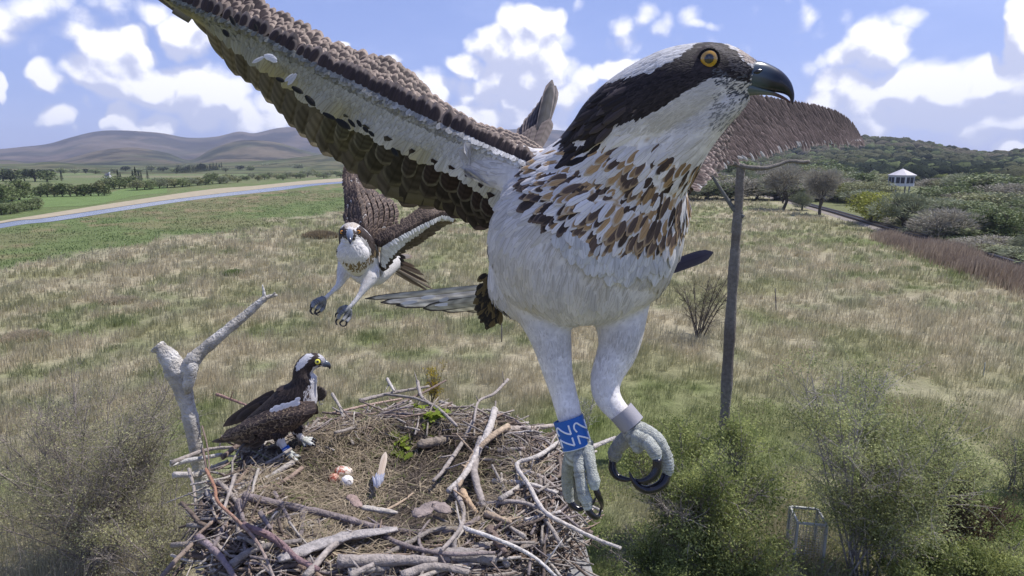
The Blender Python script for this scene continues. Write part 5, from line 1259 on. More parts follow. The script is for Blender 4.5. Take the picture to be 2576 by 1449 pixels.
    for (x, y, x2, y2, W_) in [(694,196,714,204,6),(734,218,760,233,7),(768,240,790,264,8),(812,284,842,299,6),(846,300,878,322,9),(876,300,892,318,5),(898,302,908,318,5),(913,320,926,332,5),(928,330,940,342,5),(640,60,646,74,4),(578,40,590,62,6),(560,75,575,90,7),(985,372,1000,392,7)]:
        a = P(x, y, .392); b = P(x2, y2, .392); feathers(mb, [a], [-FWD], [b - a], np.linalg.norm(b - a) * 1.1, W_ / FP * .39, (.035, .033, .022), (.014, .014, .012), lift=.05)
    for (x, y, x2, y2, W_, cl) in [(664, 140, 697, 150, 8, .72), (663, 143, 634, 158, 5, .55), (745, 185, 724, 214, 6, .5), (672, 143, 697, 156, 6, .7), (668, 138, 690, 142, 5, .75), (738, 186, 716, 205, 5, .5)]:
        a = P(x, y, .386); b = P(x2, y2, .386); feathers(mb, [a], [-FWD], [b - a], np.linalg.norm(b - a), W_ / FP * .39, (cl,) * 3, (cl,) * 3, lift=.1)
    mb.build('white_underwing', M_feather, wing)
    def flight(nm, cnt, s0, s1, v0, v1, shift, Wf, cole, colc, base, rows=18, par=wing, mat=None, LL=Lw, jit=.0):
        s = np.linspace(s0, s1, cnt); pp, nn, ds, dv = surf_frame(LL, s, np.full(cnt, v0)); q = surf(LL, np.clip(s + shift, 0, 1), np.full(cnt, v1)); L_ = np.linalg.norm(q - pp, axis=1); d_ = (pp - CAM) @ FWD
        nn = nn + ds * .22; nn /= np.linalg.norm(nn, axis=1, keepdims=True); m2 = MB(); tt = (q - pp) * RG.uniform(.93, 1.04, (cnt, 1)); L_ = np.linalg.norm(tt, axis=1)
        nn = nn - tt * ((nn * tt).sum(1) / (tt * tt).sum(1))[:, None]; nn /= np.linalg.norm(nn, axis=1, keepdims=True)
        feathers(m2, pp, nn, tt, L_, Wf(s) / FP * d_, cole(s), colc(s), lift=.0, curl=.03, cup=.22, rows=rows, prof=LONG(rows), base=base); return m2.build(nm, mat or M_fly, par)
    cg = lambda s: mixc((.155, .138, .098), (.040, .030, .027), (s - .42) * 2.6) * RG.uniform(.62, 1.4, (len(s), 1))
    flight('flight_feathers', 27, .06, .985, 1.80, 3, .045, lambda s: np.interp(s, [0, .4, .8, 1], [28, 38, 46, 36]), lambda s: cg(s) * 1.05, cg, -.0016)
    flight('greater_coverts', 13, .52, .97, 1.75, 2.64, .03, lambda s: np.interp(s, [0, .4, .8, 1], [26, 30, 38, 30]), lambda s: mixc((.17, .16, .10), (.085, .07, .055), (s - .4) * 2), lambda s: mixc((.14, .13, .08), (.03, .023, .020), (s - .44) * 3.2) * RG.uniform(.6, 1.4, (len(s), 1)), .0008)
    flight('median_coverts', 9, .54, .93, 1.75, 2.36, .03, lambda s: 25 + 5 * np.sin(s * 90), lambda s: mixc((.20, .19, .13), (.13, .115, .09), (s - .4) * 2), lambda s: mixc((.10, .10, .07), (.035, .022, .020), (s - .5) * 4), .0030)
    # far wing at the right
    UPR2 = [(1690,345,.43),(1800,288,.45),(1882,240,.48),(1950,247,.51),(2020,258,.54),(2090,274,.57),(2138,302,.60),(2168,345,.63)]; LO2 = [(1745,490,.43),(1788,432,.45),(1850,405,.475),(1920,383,.50),(1990,362,.53),(2060,354,.56),(2122,352,.59),(2162,352,.62)]
    st2 = [(u, tuple(lerp(u, l, .33)), tuple(lerp(u, l, .66)), l) for u, l in zip(UPR2, LO2)]; L2 = wing_surface(st2, 120)
    w2 = wing_solid('wing', L2, root, .006, lambda v: np.broadcast_to((.12, .09, .08), (len(v), 3))); mb = MB()
    for row, v in enumerate(np.linspace(0, 2.8, 13)):
        n = 80; s = (np.arange(n) + RG.random(n)) / n; pp, nn, ds, dv = surf_frame(L2, s, np.full(n, v)); d_ = (pp - CAM) @ FWD; g = RG.uniform(.6, 1.35, (n, 1))
        k = 1 + v * .25; e_ = np.array((.27, .215, .19)) * g * k; c_ = np.array((.12, .09, .082)) * g * k
        if v > 2.6: wq = RG.random(n) < .4; e_ = sel(wq, (.6, .58, .57), e_); c_ = sel(wq, (.5, .48, .47), c_)
        ln = 62 * (1 - .6 * s ** 3) * (1 if v < 2.4 else .5); feathers(mb, pp, nn, dv * .55 + ds * .95 + RG.normal(0, .12, (n, 3)), ln / FP * d_, ln * .17 / FP * d_, e_, c_, lift=.07, curl=.08, cup=.3, base=.0005)
    mb.build('coverts', M_feather, w2)
    # raised wing tip seen behind the shoulder
    def fan(nm, roots, tips, W_, e_, c_, parent, rows=10, curl=.05, nv=None, mat=None):
        m2 = MB(); a = np.array([P(*r) for r in roots]); b = np.array([P(*r) for r in tips]); n = len(a); nn = np.tile(-FWD if nv is None else nv, (n, 1)); nn = nn + RG.normal(0, .06, nn.shape)
        tt = b - a; nn = nn - tt * ((nn * tt).sum(1) / (tt * tt).sum(1))[:, None]; nn /= np.linalg.norm(nn, axis=1, keepdims=True); d_ = (a - CAM) @ FWD
        feathers(m2, a, nn, tt, np.linalg.norm(tt, axis=1), np.asarray(W_) / FP * d_, e_, c_, lift=0, curl=curl, cup=.2, rows=rows, prof=LONG(rows)); return m2.build(nm, mat or M_fly, parent)
    tp = [(1392,190),(1398,204),(1378,222),(1366,240),(1354,256),(1343,270),(1334,284),(1325,298),(1316,310),(1308,322)]
    fan('wing_tip_feathers', [(1352 - 5 * i, 372 - i * 1.5, .56 + .003 * i) for i in range(10)], [(x, y, .62 + .003 * i) for i, (x, y) in enumerate(tp)], [17, 19] + [15] * 8, (.20, .17, .165), mixc((.028, .03, .04), (.15, .12, .115), np.linspace(0, 1.4, 10)), w2)
    fan('wing_tip_coverts', [(1350 - 6 * i, 375, .55) for i in range(6)], [(1386 - 11 * i, 292 + i * 6, .585) for i in range(6)], 17, (.17, .14, .135), (.13, .105, .10), w2)
    # tail
    tl = root; rts = [(1262, 716 + i * 11, .43) for i in range(6)]; tps = [(938, 753, .52), (975, 760, .51), (1012, 768, .50), (1075, 774, .48), (1120, 778, .47), (1172, 777, .46)]
    m2 = MB(); tail = fan('tail', rts, tps, [9, 13, 15, 14, 13, 12], (.05, .045, .04), np.array([(.40, .39, .33), (.60, .58, .54), (.58, .56, .48), (.50, .48, .38), (.42, .40, .30), (.30, .28, .20)]), root, rows=12, curl=-.06)
    br_ = MB()
    for (x, y, x2, y2, W_, cl) in [(1060,750,1095,745,5,.7),(1050,758,1010,764,4,.65),(1150,742,1185,734,5,.7),(1140,764,1095,768,4,.8),(1105,757,1140,748,5,.62),(1215,752,1190,757,4,.7),(1225,735,1205,742,4,.6),(1180,765,1155,768,3,.65)]:
        a = P(x, y, .462); b = P(x2, y2, .465); feathers(br_, [a], [-FWD], [b - a], np.linalg.norm(b - a), W_ / FP * .46, (cl,) * 3, (cl * .95,) * 3, lift=.0, cup=.05)
    br_.build('pale_tail_bars', M_feather, tail)
    rf = MB(); n = 170; x = RG.uniform(1216, 1258, n); y = RG.uniform(682, 800, n); k = ((x - 1250) / 40) ** 2 + ((y - 735) / 62) ** 2 < 1; x, y = x[k], y[k]; n = len(x)
    a = np.array([P(u_, v_, .402) for u_, v_ in zip(x, y)]); g = RG.random(n) > .62
    feathers(rf, a, np.tile(-FWD, (n, 1)), np.tile(P(1215, 790, .42) - P(1250, 700, .41), (n, 1)) + RG.normal(0, .01, (n, 3)), RG.uniform(24, 40, n) / FP * .41, 8 / FP * .41, sel(g, (.16, .12, .05), (.06, .045, .025)), sel(g, (.14, .10, .04), (.025, .02, .014)), lift=.15)
    rf.build('undertail_feathers', M_feather, body)
    fan('primary_feather', [(1610, 700, .46)], [(1804, 632, .52)], 19, (.05, .045, .06), (.035, .028, .045), root, rows=12, curl=.04, mat=M_feather)
    # feet
    D = .36
    f1 = MB()
    toe(f1, [(1452,1108,.362,27),(1450,1135,.360,29),(1440,1165,.362,20)], 14, scutes=3); toe(f1, [(1470,1110,.360,22),(1472,1140,.357,22),(1478,1160,.357,16)], 14, scutes=3)
    toe(f1, [(1446,1130,.362,20),(1431,1165,.366,17),(1427,1205,.37,15),(1430,1245,.372,13),(1437,1266,.372,9)], 30, c0=(.38, .40, .36), c1=(.42, .44, .42))
    toe(f1, [(1458,1130,.358,20),(1457,1165,.353,16),(1460,1200,.350,15),(1466,1235,.349,15),(1475,1262,.349,15),(1479,1280,.349,11)], 34)
    toe(f1, [(1476,1130,.357,20),(1484,1160,.352,15),(1489,1190,.350,15),(1494,1212,.349,15.5),(1496,1230,.349,11)], 30)
    toe(f1, [(1455,1150,.368,16),(1450,1200,.376,14),(1452,1250,.38,12),(1460,1268,.38,8)], 24, c0=(.30, .30, .28), c1=(.32, .32, .3))
    foot1 = f1.build('foot', M_skin, root)
    claw(foot1, [(1478,1278,.349,9),(1486,1292,.349,8.5),(1497,1301,.35,7),(1506,1299,.353,5),(1510,1286,.356,2.5),(1509,1276,.358,.6)])
    claw(foot1, [(1498,1226,.349,8.5),(1505,1245,.349,8),(1512,1262,.351,6.5),(1514,1276,.355,4),(1508,1292,.36,1)])
    claw(foot1, [(1433,1260,.372,9),(1444,1274,.371,8),(1458,1281,.37,6.5),(1470,1276,.37,3),(1474,1264,.371,.6)])
    claw(foot1, [(1458,1262,.38,7),(1474,1272,.378,6.5),(1490,1266,.375,5),(1500,1250,.374,1)])
    f2 = MB()
    toe(f2, [(1592,1080,.358,30),(1604,1098,.356,30),(1618,1112,.355,18)], 14, scutes=3, c0=(.46, .46, .42))
    toe(f2, [(1606,1082,.355,24),(1632,1090,.350,19),(1656,1108,.348,17),(1670,1132,.347,16),(1678,1160,.347,16),(1680,1182,.347,15),(1676,1196,.348,11)], 40, scutes=12)
    toe(f2, [(1604,1100,.352,24),(1626,1112,.346,19),(1642,1128,.343,17),(1650,1146,.342,15),(1653,1158,.342,11)], 32, scutes=9)
    toe(f2, [(1590,1095,.362,22),(1566,1112,.367,20),(1550,1132,.370,18),(1545,1150,.371,16),(1543,1160,.371,11)], 26, c0=(.34, .34, .32), c1=(.34, .34, .33))
    toe(f2, [(1596,1108,.353,18),(1604,1124,.352,17),(1606,1136,.353,10)], 14, scutes=3)
    toe(f2, [(1604,1095,.362,18),(1640,1108,.366,15),(1664,1140,.37,14),(1668,1176,.373,10)], 24)
    foot2 = f2.build('foot', M_skin, root)
    claw(foot2, [(1676,1194,.347,12),(1668,1214,.346,13),(1648,1228,.345,12.5),(1624,1232,.344,11),(1604,1222,.343,8.5),(1590,1204,.343,5),(1583,1186,.343,1)], 30)
    claw(foot2, [(1653,1154,.341,12),(1653,1176,.341,12),(1642,1198,.341,11),(1620,1210,.342,8),(1600,1208,.344,4),(1588,1200,.346,1)], 28)
    claw(foot2, [(1542,1158,.371,10),(1541,1180,.370,10),(1552,1198,.368,9),(1572,1206,.366,7),(1592,1206,.364,3),(1600,1204,.364,.8)], 26)
    # rings
    def ring(x0, y0, x1, y1, d, r0, r1, col, mat, nm):
        a = P(x0, y0, d); b = P(x1, y1, d - .002); t = nrm(b - a); n = 56; u = nrm(-FWD - t * (-FWD @ t)); s = np.cross(t, u); ph = np.arange(n) / n * 6.283
        def cir(c, r): return c + r * (u * np.cos(ph)[:, None] + s * np.sin(ph)[:, None])
        k = d / FP; V = np.concatenate([cir(a, r0 * k), cir(b, r1 * k), cir(b, (r1 - 2.6) * k), cir(a, (r0 - 2.6) * k)]); i = np.arange(n); j = (i + 1) % n
        Q = np.concatenate([np.stack([o * n + i, o * n + j, ((o + 1) % 4) * n + j, ((o + 1) % 4) * n + i], 1) for o in range(4)]); c = np.tile(col, (4 * n, 1)).astype(float)
        m2 = MB(); m2.add(V, Q, None, c); return m2.build(nm, mat, root, smooth=False), a, b, u, s, t, r0 * k, r1 * k
    rg_, a, b, u, s, t, ra, rb = ring(1429, 1052, 1452, 1124, .363, 39, 38, (.012, .115, .42), M_ring, 'leg_ring')
    rim = MB(); n = 57; ph = np.linspace(0, 6.283, n); P_ = b + (rb * .99) * (u * np.cos(ph)[:, None] + s * np.sin(ph)[:, None]); tube(rim, P_, .00035, 6, (.55, .6, .6), caps=False); rim.build('ring_edge', M_ring, rg_)
    # the lettering Z2, turned on its side, twice round the ring: strokes in (across, along) ring coordinates
    def glyph(strokes, th0, v0, sc, vs):
        m2 = MB()
        for st in strokes:
            q = smoothpath(np.array(st, float), 24) if len(st) > 3 else np.concatenate([np.linspace(st[i], st[i + 1], 10) for i in range(len(st) - 1)])
            pts = []
            for gx, gy in q:
                th = th0 + gx * sc; v = v0 + gy * vs; c = lerp(a, b, v); r = (ra * (1 - v) + rb * v) * 1.012; pts.append(c + r * (u * math.cos(th) + sgn * s * math.sin(th)))
            tube(m2, pts, .00052, 8, (.86, .87, .90))
        m2.build('lettering', M_ring, rg_)
    sgn = 1.0 if (s @ RT) > 0 else -1.0
    two = [[(-.95, .95), (-1.15, .55), (-1.0, .2), (-.65, .12), (-.25, .42), (.35, .78), (.9, .98)], [(.9, .98), (.9, .5), (.9, .08)]]
    zed = [[(-1.0, .95), (-1.0, .12)], [(-1.0, .12), (-.0, .55), (.9, .92)], [(.9, .92), (.9, .12)]]
    for th0 in (-.60, .72): 
        glyph(two, th0, .14, .50, .34); glyph(zed, th0, .54, .50, .34)
    ring(1562, 1034, 1592, 1070, .360, 33, 33, (.30, .29, .31), M_metal, 'metal_ring')
    return root
big_osprey()

# ================================================================== THE SMALLER FLYING OSPREY
def dark_feather_cols(n, k=1.0):
    g = RG.uniform(.65, 1.3, (n, 1)); return np.array((.17, .125, .095)) * g * k, np.array((.052, .038, .034)) * g * k
def wing_feathers(L2, parent, rows, cols, n, ln, wfrac, dirv, dirs, colf, v0, v1, lift=.1, nm='coverts'):
    mb = MB()
    for v in np.linspace(v0, v1, rows):
        s = (np.arange(n) + RG.random(n)) / n; pp, nn, ds, dv = surf_frame(L2, s, np.full(n, v)); d_ = (pp - CAM) @ FWD
        e_, c_ = colf(n, v, s); l = ln * RG.uniform(.8, 1.2, n); feathers(mb, pp, nn, dv * dirv + ds * dirs + RG.normal(0, .12, (n, 3)), l / FP * d_, l * wfrac / FP * d_, e_, c_, lift=lift, curl=.08, cup=.3, rows=4, prof=np.array([.6, 1, .8, .25]), base=.001 * (1 + v * .3))
    return mb.build(nm, M_feather, parent)
def fan3(nm, a, b, wd, e_, c_, parent, curl=.04, rows=9, jn=.08, mat=None):
    m2 = MB(); a = np.array(a); b = np.array(b); n = len(a); nn = np.tile(-FWD, (n, 1)) + RG.normal(0, jn, (n, 3)); tt = b - a
    nn = nn - tt * ((nn * tt).sum(1) / (tt * tt).sum(1))[:, None]; nn /= np.linalg.norm(nn, axis=1, keepdims=True); d_ = (a - CAM) @ FWD
    feathers(m2, a, nn, tt, np.linalg.norm(tt, axis=1), np.asarray(wd) / FP * d_, e_, c_, lift=0, curl=curl, cup=.2, rows=rows, prof=LONG(rows)); return m2.build(nm, mat or M_feather, parent)
def plumage(B, n, colf, Lf, parent, wf=.30, dens=1.0, lift=.08, skip=None, lo=3):
    p, nv, t = scatter(B, n); px, py = project_arr(p); e, c = colf(px, py, p); L = Lf(px, py) * RG.uniform(.8, 1.2, n)
    k = np.ones(n, bool) if skip is None else ~skip(px, py); k &= RG.random(n) < np.clip((lo / L) ** 2 * 4 * dens, 0, 1)
    p, nv, t, e, c, L = [a[k] for a in (p, nv, t, e, c, L)]; d = (p - CAM) @ FWD; mb = MB()
    feathers(mb, p, nv, t + RG.normal(0, .15, t.shape), L / FP * d, L * wf / FP * d, e, c, lift=lift, curl=.08, cup=.22, rows=4, prof=np.array([.6, 1, .75, .25])); return mb.build('plumage', M_feather, parent)

def second_osprey():
    D = 1.45; root = empty('osprey', P(910, 650, D)); tag(root, 'smaller flying osprey facing the camera with dangling legs beneath the big wing', 'osprey')
    F_MASK_R = [(905,566),(925,585),(940,600),(948,640),(934,640),(925,608),(910,595),(895,590),(893,578),(900,572)]
    F_MASK_L = [(868,566),(858,575),(848,598),(844,630),(850,636),(856,605),(868,592),(874,580)]
    def colf(px, py, V):
        n = len(px); r = RG.random(n); e = np.array((.74, .72, .71))[None] * (.88 + .2 * r)[:, None]
        top = inpoly(px, py, [(850,540),(1010,540),(1010,640),(960,640),(938,600),(920,572),(900,560),(870,562)]) & ~inpoly(px, py, [(895,556),(930,580),(940,600),(925,592),(905,570)])
        dk = inpoly(px, py, F_MASK_R) | inpoly(px, py, F_MASK_L) | top | ((px - 859) ** 2 + (py - 585) ** 2 < 130) | ((px - 904) ** 2 + (py - 584) ** 2 < 130) | (((px - 880) ** 2 + (py - 592) ** 2 < 190) & (r > .3))
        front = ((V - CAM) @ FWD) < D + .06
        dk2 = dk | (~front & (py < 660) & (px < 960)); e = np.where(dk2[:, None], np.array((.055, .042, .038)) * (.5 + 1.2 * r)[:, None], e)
        cw = inpoly(px, py, [(866,562),(886,556),(904,562),(892,578),(880,572),(868,580)]) & (r > .25) & front; e = sel(cw, (.52, .46, .38), e)
        br = inpoly(px, py, [(862,652),(875,675),(895,684),(920,672),(935,655),(965,622),(948,618),(925,645),(895,658),(875,655)]) & (r > .35); e = np.where(br[:, None], np.array((.20, .15, .08)) * (.5 + r)[:, None], e)
        return e, e * .92
    lofts = [([(879,604,1.33,6,6),(881,592,1.345,20,20),(884,590,1.37,32,30),(890,600,1.41,38,36),(900,618,1.45,42,40),(914,640,1.50,44,42)], 24),
             ([(884,606,1.345,20,16),(886,630,1.36,38,32),(892,650,1.385,36,34),(902,668,1.43,24,30)], 20),
             ([(896,606,1.43,42,40),(903,640,1.46,44,44),(915,668,1.50,42,46),(935,680,1.56,40,44),(962,668,1.66,34,36),(990,660,1.76,20,22)], 30),
             ([(905,668,1.46,30,30),(910,690,1.47,24,26),(912,702,1.48,12,14)], 12),
             ([(876,655,1.47,24,24),(868,672,1.465,19,19),(862,694,1.455,15,15),(853,716,1.44,9,9),(838,732,1.43,6.5,6.5),(824,745,1.42,6,6),(812,756,1.415,6,6)], 26),
             ([(934,680,1.48,26,24),(930,700,1.465,20,20),(918,722,1.45,12,12),(905,742,1.44,7.5,7.5),(890,762,1.43,6,6),(876,776,1.425,6,6)], 26)]
    body, B = make_body('body', lofts, .0045, root, colf, smooth=3)
    plumage(B, 26000, colf, lambda x, y: np.where((y < 600) & (x < 935), 7.0, np.where(y > 690, 7.0, 12.0)), body, wf=.30, lo=4, lift=.10, dens=1.3)
    for (x, y) in [(860, 584), (902, 583)]:
        eye(root, B, x, y, 5.5, iris=(.55, .22, .02), pupil=.5, sink=.4)
    pp, ra, rb = loft_rows([(880,584,1.335,9,9),(880,590,1.315,9,9),(880,598,1.30,7,8),(881,607,1.29,4,5),(881,615,1.288,1,1)], 16); m_ = MB(); tube(m_, pp, ra, 14, mixc((.14,.17,.22), (.02,.02,.04), np.linspace(-.2, 1.2, 16)), rb=rb, ref=FWD); m_.build('beak', M_horn, root)
    # wing held straight up, seen from its dark upper side
    st = [((868,420,1.62),(880,415,1.63),(890,420,1.65),(900,435,1.68)),((862,450,1.60),(885,450,1.60),(903,462,1.63),(915,470,1.66)),((866,490,1.56),(892,484,1.55),(925,474,1.60),(950,490,1.66)),((867,525,1.54),(900,516,1.52),(945,500,1.58),(990,512,1.66)),
          ((866,555,1.52),(905,545,1.50),(955,530,1.56),(1000,545,1.64)),((880,580,1.50),(915,575,1.49),(950,572,1.54),(985,582,1.60)),((905,600,1.50),(925,600,1.50),(945,605,1.53),(960,610,1.56))]
    L3 = wing_surface(st, 60); w3 = wing_solid('wing', L3, root, .012, lambda v: np.broadcast_to((.07, .05, .045), (len(v), 3)))
    def cu(n, v, s):
        e, c = dark_feather_cols(n, 1.25); wq = RG.random(n) < .035; e = sel(wq, (.6, .58, .55), e); return e, c
    wing_feathers(L3, w3, 11, None, 42, 17, .34, .5, -.8, cu, .02, 2.9, lift=.2)
    fan3('flight_feathers', [P(940 - i * 2, 520 + i * 9, 1.57) for i in range(7)], [P(*q) for q in [(972,482,1.66),(984,500,1.66),(996,512,1.66),(1004,528,1.66),(1002,548,1.65),(998,566,1.63),(985,582,1.61)]], 11, (.12, .085, .075), (.05, .033, .032), w3)
    # wing stretched to the right, seen from below
    st = [((940,612,1.46),(960,622,1.46),(958,672,1.48),(965,690,1.52)),((978,582,1.47),(985,606,1.46),(988,636,1.48),(994,650,1.53)),((1020,554,1.49),(1028,582,1.48),(1020,608,1.50),(1022,632,1.55)),((1052,530,1.51),(1056,567,1.50),(1048,590,1.52),(1058,612,1.57)),
          ((1078,529,1.53),(1088,552,1.52),(1074,572,1.54),(1090,588,1.58)),((1108,533,1.56),(1112,542,1.55),(1100,556,1.56),(1112,568,1.59)),((1142,542,1.60),(1140,546,1.59),(1138,552,1.60),(1136,556,1.61))]
    L4 = wing_surface(st, 60); w4 = wing_solid('wing', L4, root, .012, lambda v: np.where((v < 1)[:, None], (.07, .05, .045), np.where((v < 2)[:, None], (.6, .6, .58), (.06, .045, .035))))
    def cd(n, v, s):
        if v < .98: return dark_feather_cols(n, 1.0)
        if v < 2.0: c = np.array((.66, .66, .65)) * RG.uniform(.85, 1.15, (n, 1)); return c, c
        c = mixc((.05, .04, .035), (.15, .12, .08), s) * RG.uniform(.7, 1.3, (n, 1)); return c * 1.2, c
    wing_feathers(L4, w4, 7, None, 46, 15, .34, -.8, .6, cd, .15, .97, lift=.2); wing_feathers(L4, w4, 8, None, 40, 13, .36, .8, .5, cd, 1.0, 1.9, lift=.08, nm='white_underwing')
    wing_feathers(L4, w4, 5, None, 26, 22, .26, .8, .6, cd, 2.0, 2.7, lift=.06, nm='flight_feathers')
    # tail
    tb = [P(992 + i * .5, 645 + i * 6, 1.74) for i in range(8)]; te = [P(*q) for q in [(1038,644,1.92),(1044,672,1.95),(1058,684,1.97),(1067,693,1.98),(1078,712,1.98),(1090,728,1.98),(1078,733,1.97),(1060,722,1.96)]]
    fan3('tail', tb, te, [8, 5, 5, 5, 4.5, 4, 4, 4], (.22, .17, .13), np.array([(.20, .18, .17), (.18, .13, .11), (.10, .07, .06), (.22, .17, .14), (.09, .065, .055), (.25, .21, .16), (.10, .08, .06), (.20, .17, .13)]), root, curl=0)
    n = 26; a = [P(990 + RG.normal(0, 6), 648 + RG.normal(0, 9), 1.72) for _ in range(n)]; fan3('rump_feathers', a, [q + (P(1006, 662, 1.78) - P(990, 650, 1.74)) for q in a], 5, (.06, .05, .05), (.03, .026, .03), body, rows=5)
    def ft(base, toes, claws):
        m2 = MB(); 
        for t_ in toes: toe(m2, t_, 16, c0=(.22, .23, .25), c1=(.30, .31, .33), dark=(.12, .12, .13), scutes=5)
        f = m2.build('foot', M_skin, root)
        for c_ in claws: claw(f, c_, 14)
    ft(None, [[(816,752,1.416,7),(800,760,1.40,5.5),(789,766,1.39,5),(786,774,1.385,4)], [(816,754,1.416,7),(805,768,1.41,5),(796,778,1.40,4.5)], [(816,756,1.418,6),(814,772,1.42,5),(806,784,1.41,4)], [(812,750,1.42,6),(795,756,1.43,5),(784,764,1.43,4)]],
       [[(785,772,1.385,2.6),(781,782,1.385,2.4),(786,790,1.385,1.8),(794,788,1.385,.5)], [(796,778,1.40,2.6),(792,787,1.40,2.2),(800,793,1.40,1.4),(804,790,1.40,.4)], [(806,783,1.41,2.4),(797,788,1.41,2),(791,783,1.41,.5)], [(784,764,1.43,2.4),(781,774,1.43,2),(785,780,1.43,.5)]])
    ft(None, [[(878,774,1.424,7),(862,784,1.41,5.5),(853,794,1.40,4.5),(851,802,1.40,4)], [(878,776,1.424,7),(870,794,1.42,5),(862,806,1.41,4.2)], [(880,778,1.426,6),(880,796,1.43,5),(872,810,1.42,4)], [(872,772,1.43,6),(858,776,1.44,5),(850,786,1.44,4)]],
       [[(851,800,1.40,2.6),(845,808,1.40,2.4),(847,816,1.40,1.6),(852,818,1.40,.4)], [(862,805,1.41,2.6),(855,813,1.41,2.3),(860,820,1.41,1.5),(866,819,1.41,.4)], [(872,809,1.42,2.5),(870,818,1.42,2.1),(862,822,1.42,.8)], [(850,786,1.44,2.4),(844,792,1.44,2),(846,801,1.44,.5)]])
second_osprey()

# ================================================================== THE OSPREY STANDING ON THE NEST
def nest_osprey():
    D = 2.33; root = empty('osprey', P(733, 1150, D)); tag(root, 'dark backed osprey standing at the left of the nest beside the eggs', 'osprey')
    def colf(px, py, V):
        n = len(px); r = RG.random(n); dkc = np.array((.050, .037, .033))[None] * (.55 + .95 * r)[:, None]; e = dkc.copy()
        wh = inpoly(px, py, [(806,918),(800,930),(799,955),(800,990),(812,1024),(796,1036),(776,1020),(765,1000),(768,975),(778,960),(780,940),(786,928),(792,922)])
        e = np.where(wh[:, None], np.array((.66, .64, .64)) * (.8 + .3 * r)[:, None], e); mix_ = wh & (px < 782) & (r > .5); e = sel(mix_, (.12, .09, .08), e)
        crown = inpoly(px, py, [(746,924),(750,910),(766,896),(778,888),(790,891),(792,898),(780,903),(776,914),(762,922),(750,930)]); e = np.where(crown[:, None], np.array((.62, .62, .65)) * (.85 + .25 * r)[:, None], e)
        fh = inpoly(px, py, [(806,892),(818,900),(820,925),(808,926),(812,912),(806,900)]); e = np.where(fh[:, None], np.array((.55, .54, .56)) * (.8 + .3 * r)[:, None], e)
        leg = (py > 1096) & (px > 690); e = np.where(leg[:, None], np.array((.70, .67, .64)), e); leg2 = (py > 1080) & (px > 738); e = np.where(leg2[:, None], np.array((.68, .65, .62)), e)
        return e, e * np.where((e[:, :1] > .3), .95, .75)
    lofts = [([(818,914,2.33,6,6),(808,910,2.33,14,12),(794,908,2.33,20,16),(778,912,2.33,23,19),(765,925,2.33,23,21),(762,945,2.33,25,24),(765,968,2.335,29,28)], 26),
             ([(770,940,2.33,25,24),(764,968,2.335,33,30),(752,996,2.34,48,38),(730,1020,2.35,50,44),(698,1044,2.36,46,42),(660,1064,2.38,36,34),(620,1084,2.40,24,22),(585,1098,2.42,14,10)], 40),
             ([(704,1076,2.32,22,20),(702,1096,2.32,15,15),(708,1112,2.32,9.5,10),(717,1126,2.32,7.5,7.5),(724,1138,2.32,7,7)], 18),
             ([(742,1070,2.38,18,18),(746,1088,2.39,10,10),(757,1100,2.40,7,7),(766,1107,2.40,6,6)], 14)]
    body, B = make_body('body', lofts, .0055, root, colf, smooth=3)
    ez = lambda x, y: ((x - 799) ** 2 + (y - 910) ** 2 < 90) | ((y > 1130) & (x > 700))
    plumage(B, 22000, colf, lambda x, y: np.where((y < 950), 7.0, np.where((x > 765) & (y > 950), 11., 15.0)), body, wf=.28, lo=5, lift=.10, dens=1.2, skip=ez)
    eye(root, B, 799, 910, 8, iris=(.66, .60, .06), pupil=.42, sink=.5)
    pp, ra, rb = loft_rows([(812,913,2.33,9,8),(819,915,2.33,9,7),(825,918,2.33,7,5),(829,923,2.33,4,3),(830,929,2.33,1,1)], 16); m_ = MB(); tube(m_, pp, ra, 14, mixc((.10,.12,.15), (.012,.012,.02), np.linspace(-.5, 1.5, 16)), rb=rb, ref=FWD); m_.build('beak', M_horn, root)
    # folded near wing
    st = [((795,1012,2.27),(796,1030,2.25),(788,1044,2.26),(776,1056,2.29)),((765,1012,2.27),(762,1036,2.24),(755,1058,2.25),(745,1078,2.29)),((725,1016,2.28),(722,1042,2.245),(718,1070,2.26),(712,1094,2.30)),((688,1028,2.29),(682,1052,2.26),(676,1082,2.28),(668,1112,2.32)),
          ((650,1044,2.31),(642,1066,2.28),(634,1090,2.30),(624,1116,2.34)),((612,1062,2.34),(604,1078,2.32),(598,1094,2.33),(592,1110,2.36)),((575,1086,2.38),(570,1094,2.37),(566,1100,2.375),(562,1104,2.39))]
    L5 = wing_surface(st, 60); w5 = wing_solid('wing', L5, root, .022, lambda v: np.broadcast_to((.055, .042, .036), (len(v), 3)))
    def cw(n, v, s):
        e, c = dark_feather_cols(n, 1.0); g = (s > .25) & (s < .8) & (v > .5) & (v < 2.2) & (RG.random(n) < .6); e = sel(g, np.array((.34, .26, .17))[None] * RG.uniform(.6, 1.1, (n, 1)), e)
        t_ = (s > .6) & (v > 1.6) & (RG.random(n) < .3); c = sel(t_, (.20, .15, .10), c); return e, c
    wing_feathers(L5, w5, 12, None, 30, 19, .34, .25, .95, cw, .02, 2.7, lift=.14)
    prim = [((640,1080,2.29),(556,1106,2.40)),((635,1088,2.29),(570,1108,2.40)),((640,1096,2.29),(585,1114,2.39)),((650,1102,2.30),(602,1120,2.38)),((625,1072,2.31),(560,1094,2.42)),((665,1106,2.30),(628,1124,2.36))]
    fan3('flight_feathers', [P(*a) for a, b in prim], [P(*b) for a, b in prim], [11, 12, 12, 12, 10, 11], (.13, .10, .08), (.055, .042, .036), w5, curl=.02)
    n = 40; a = []
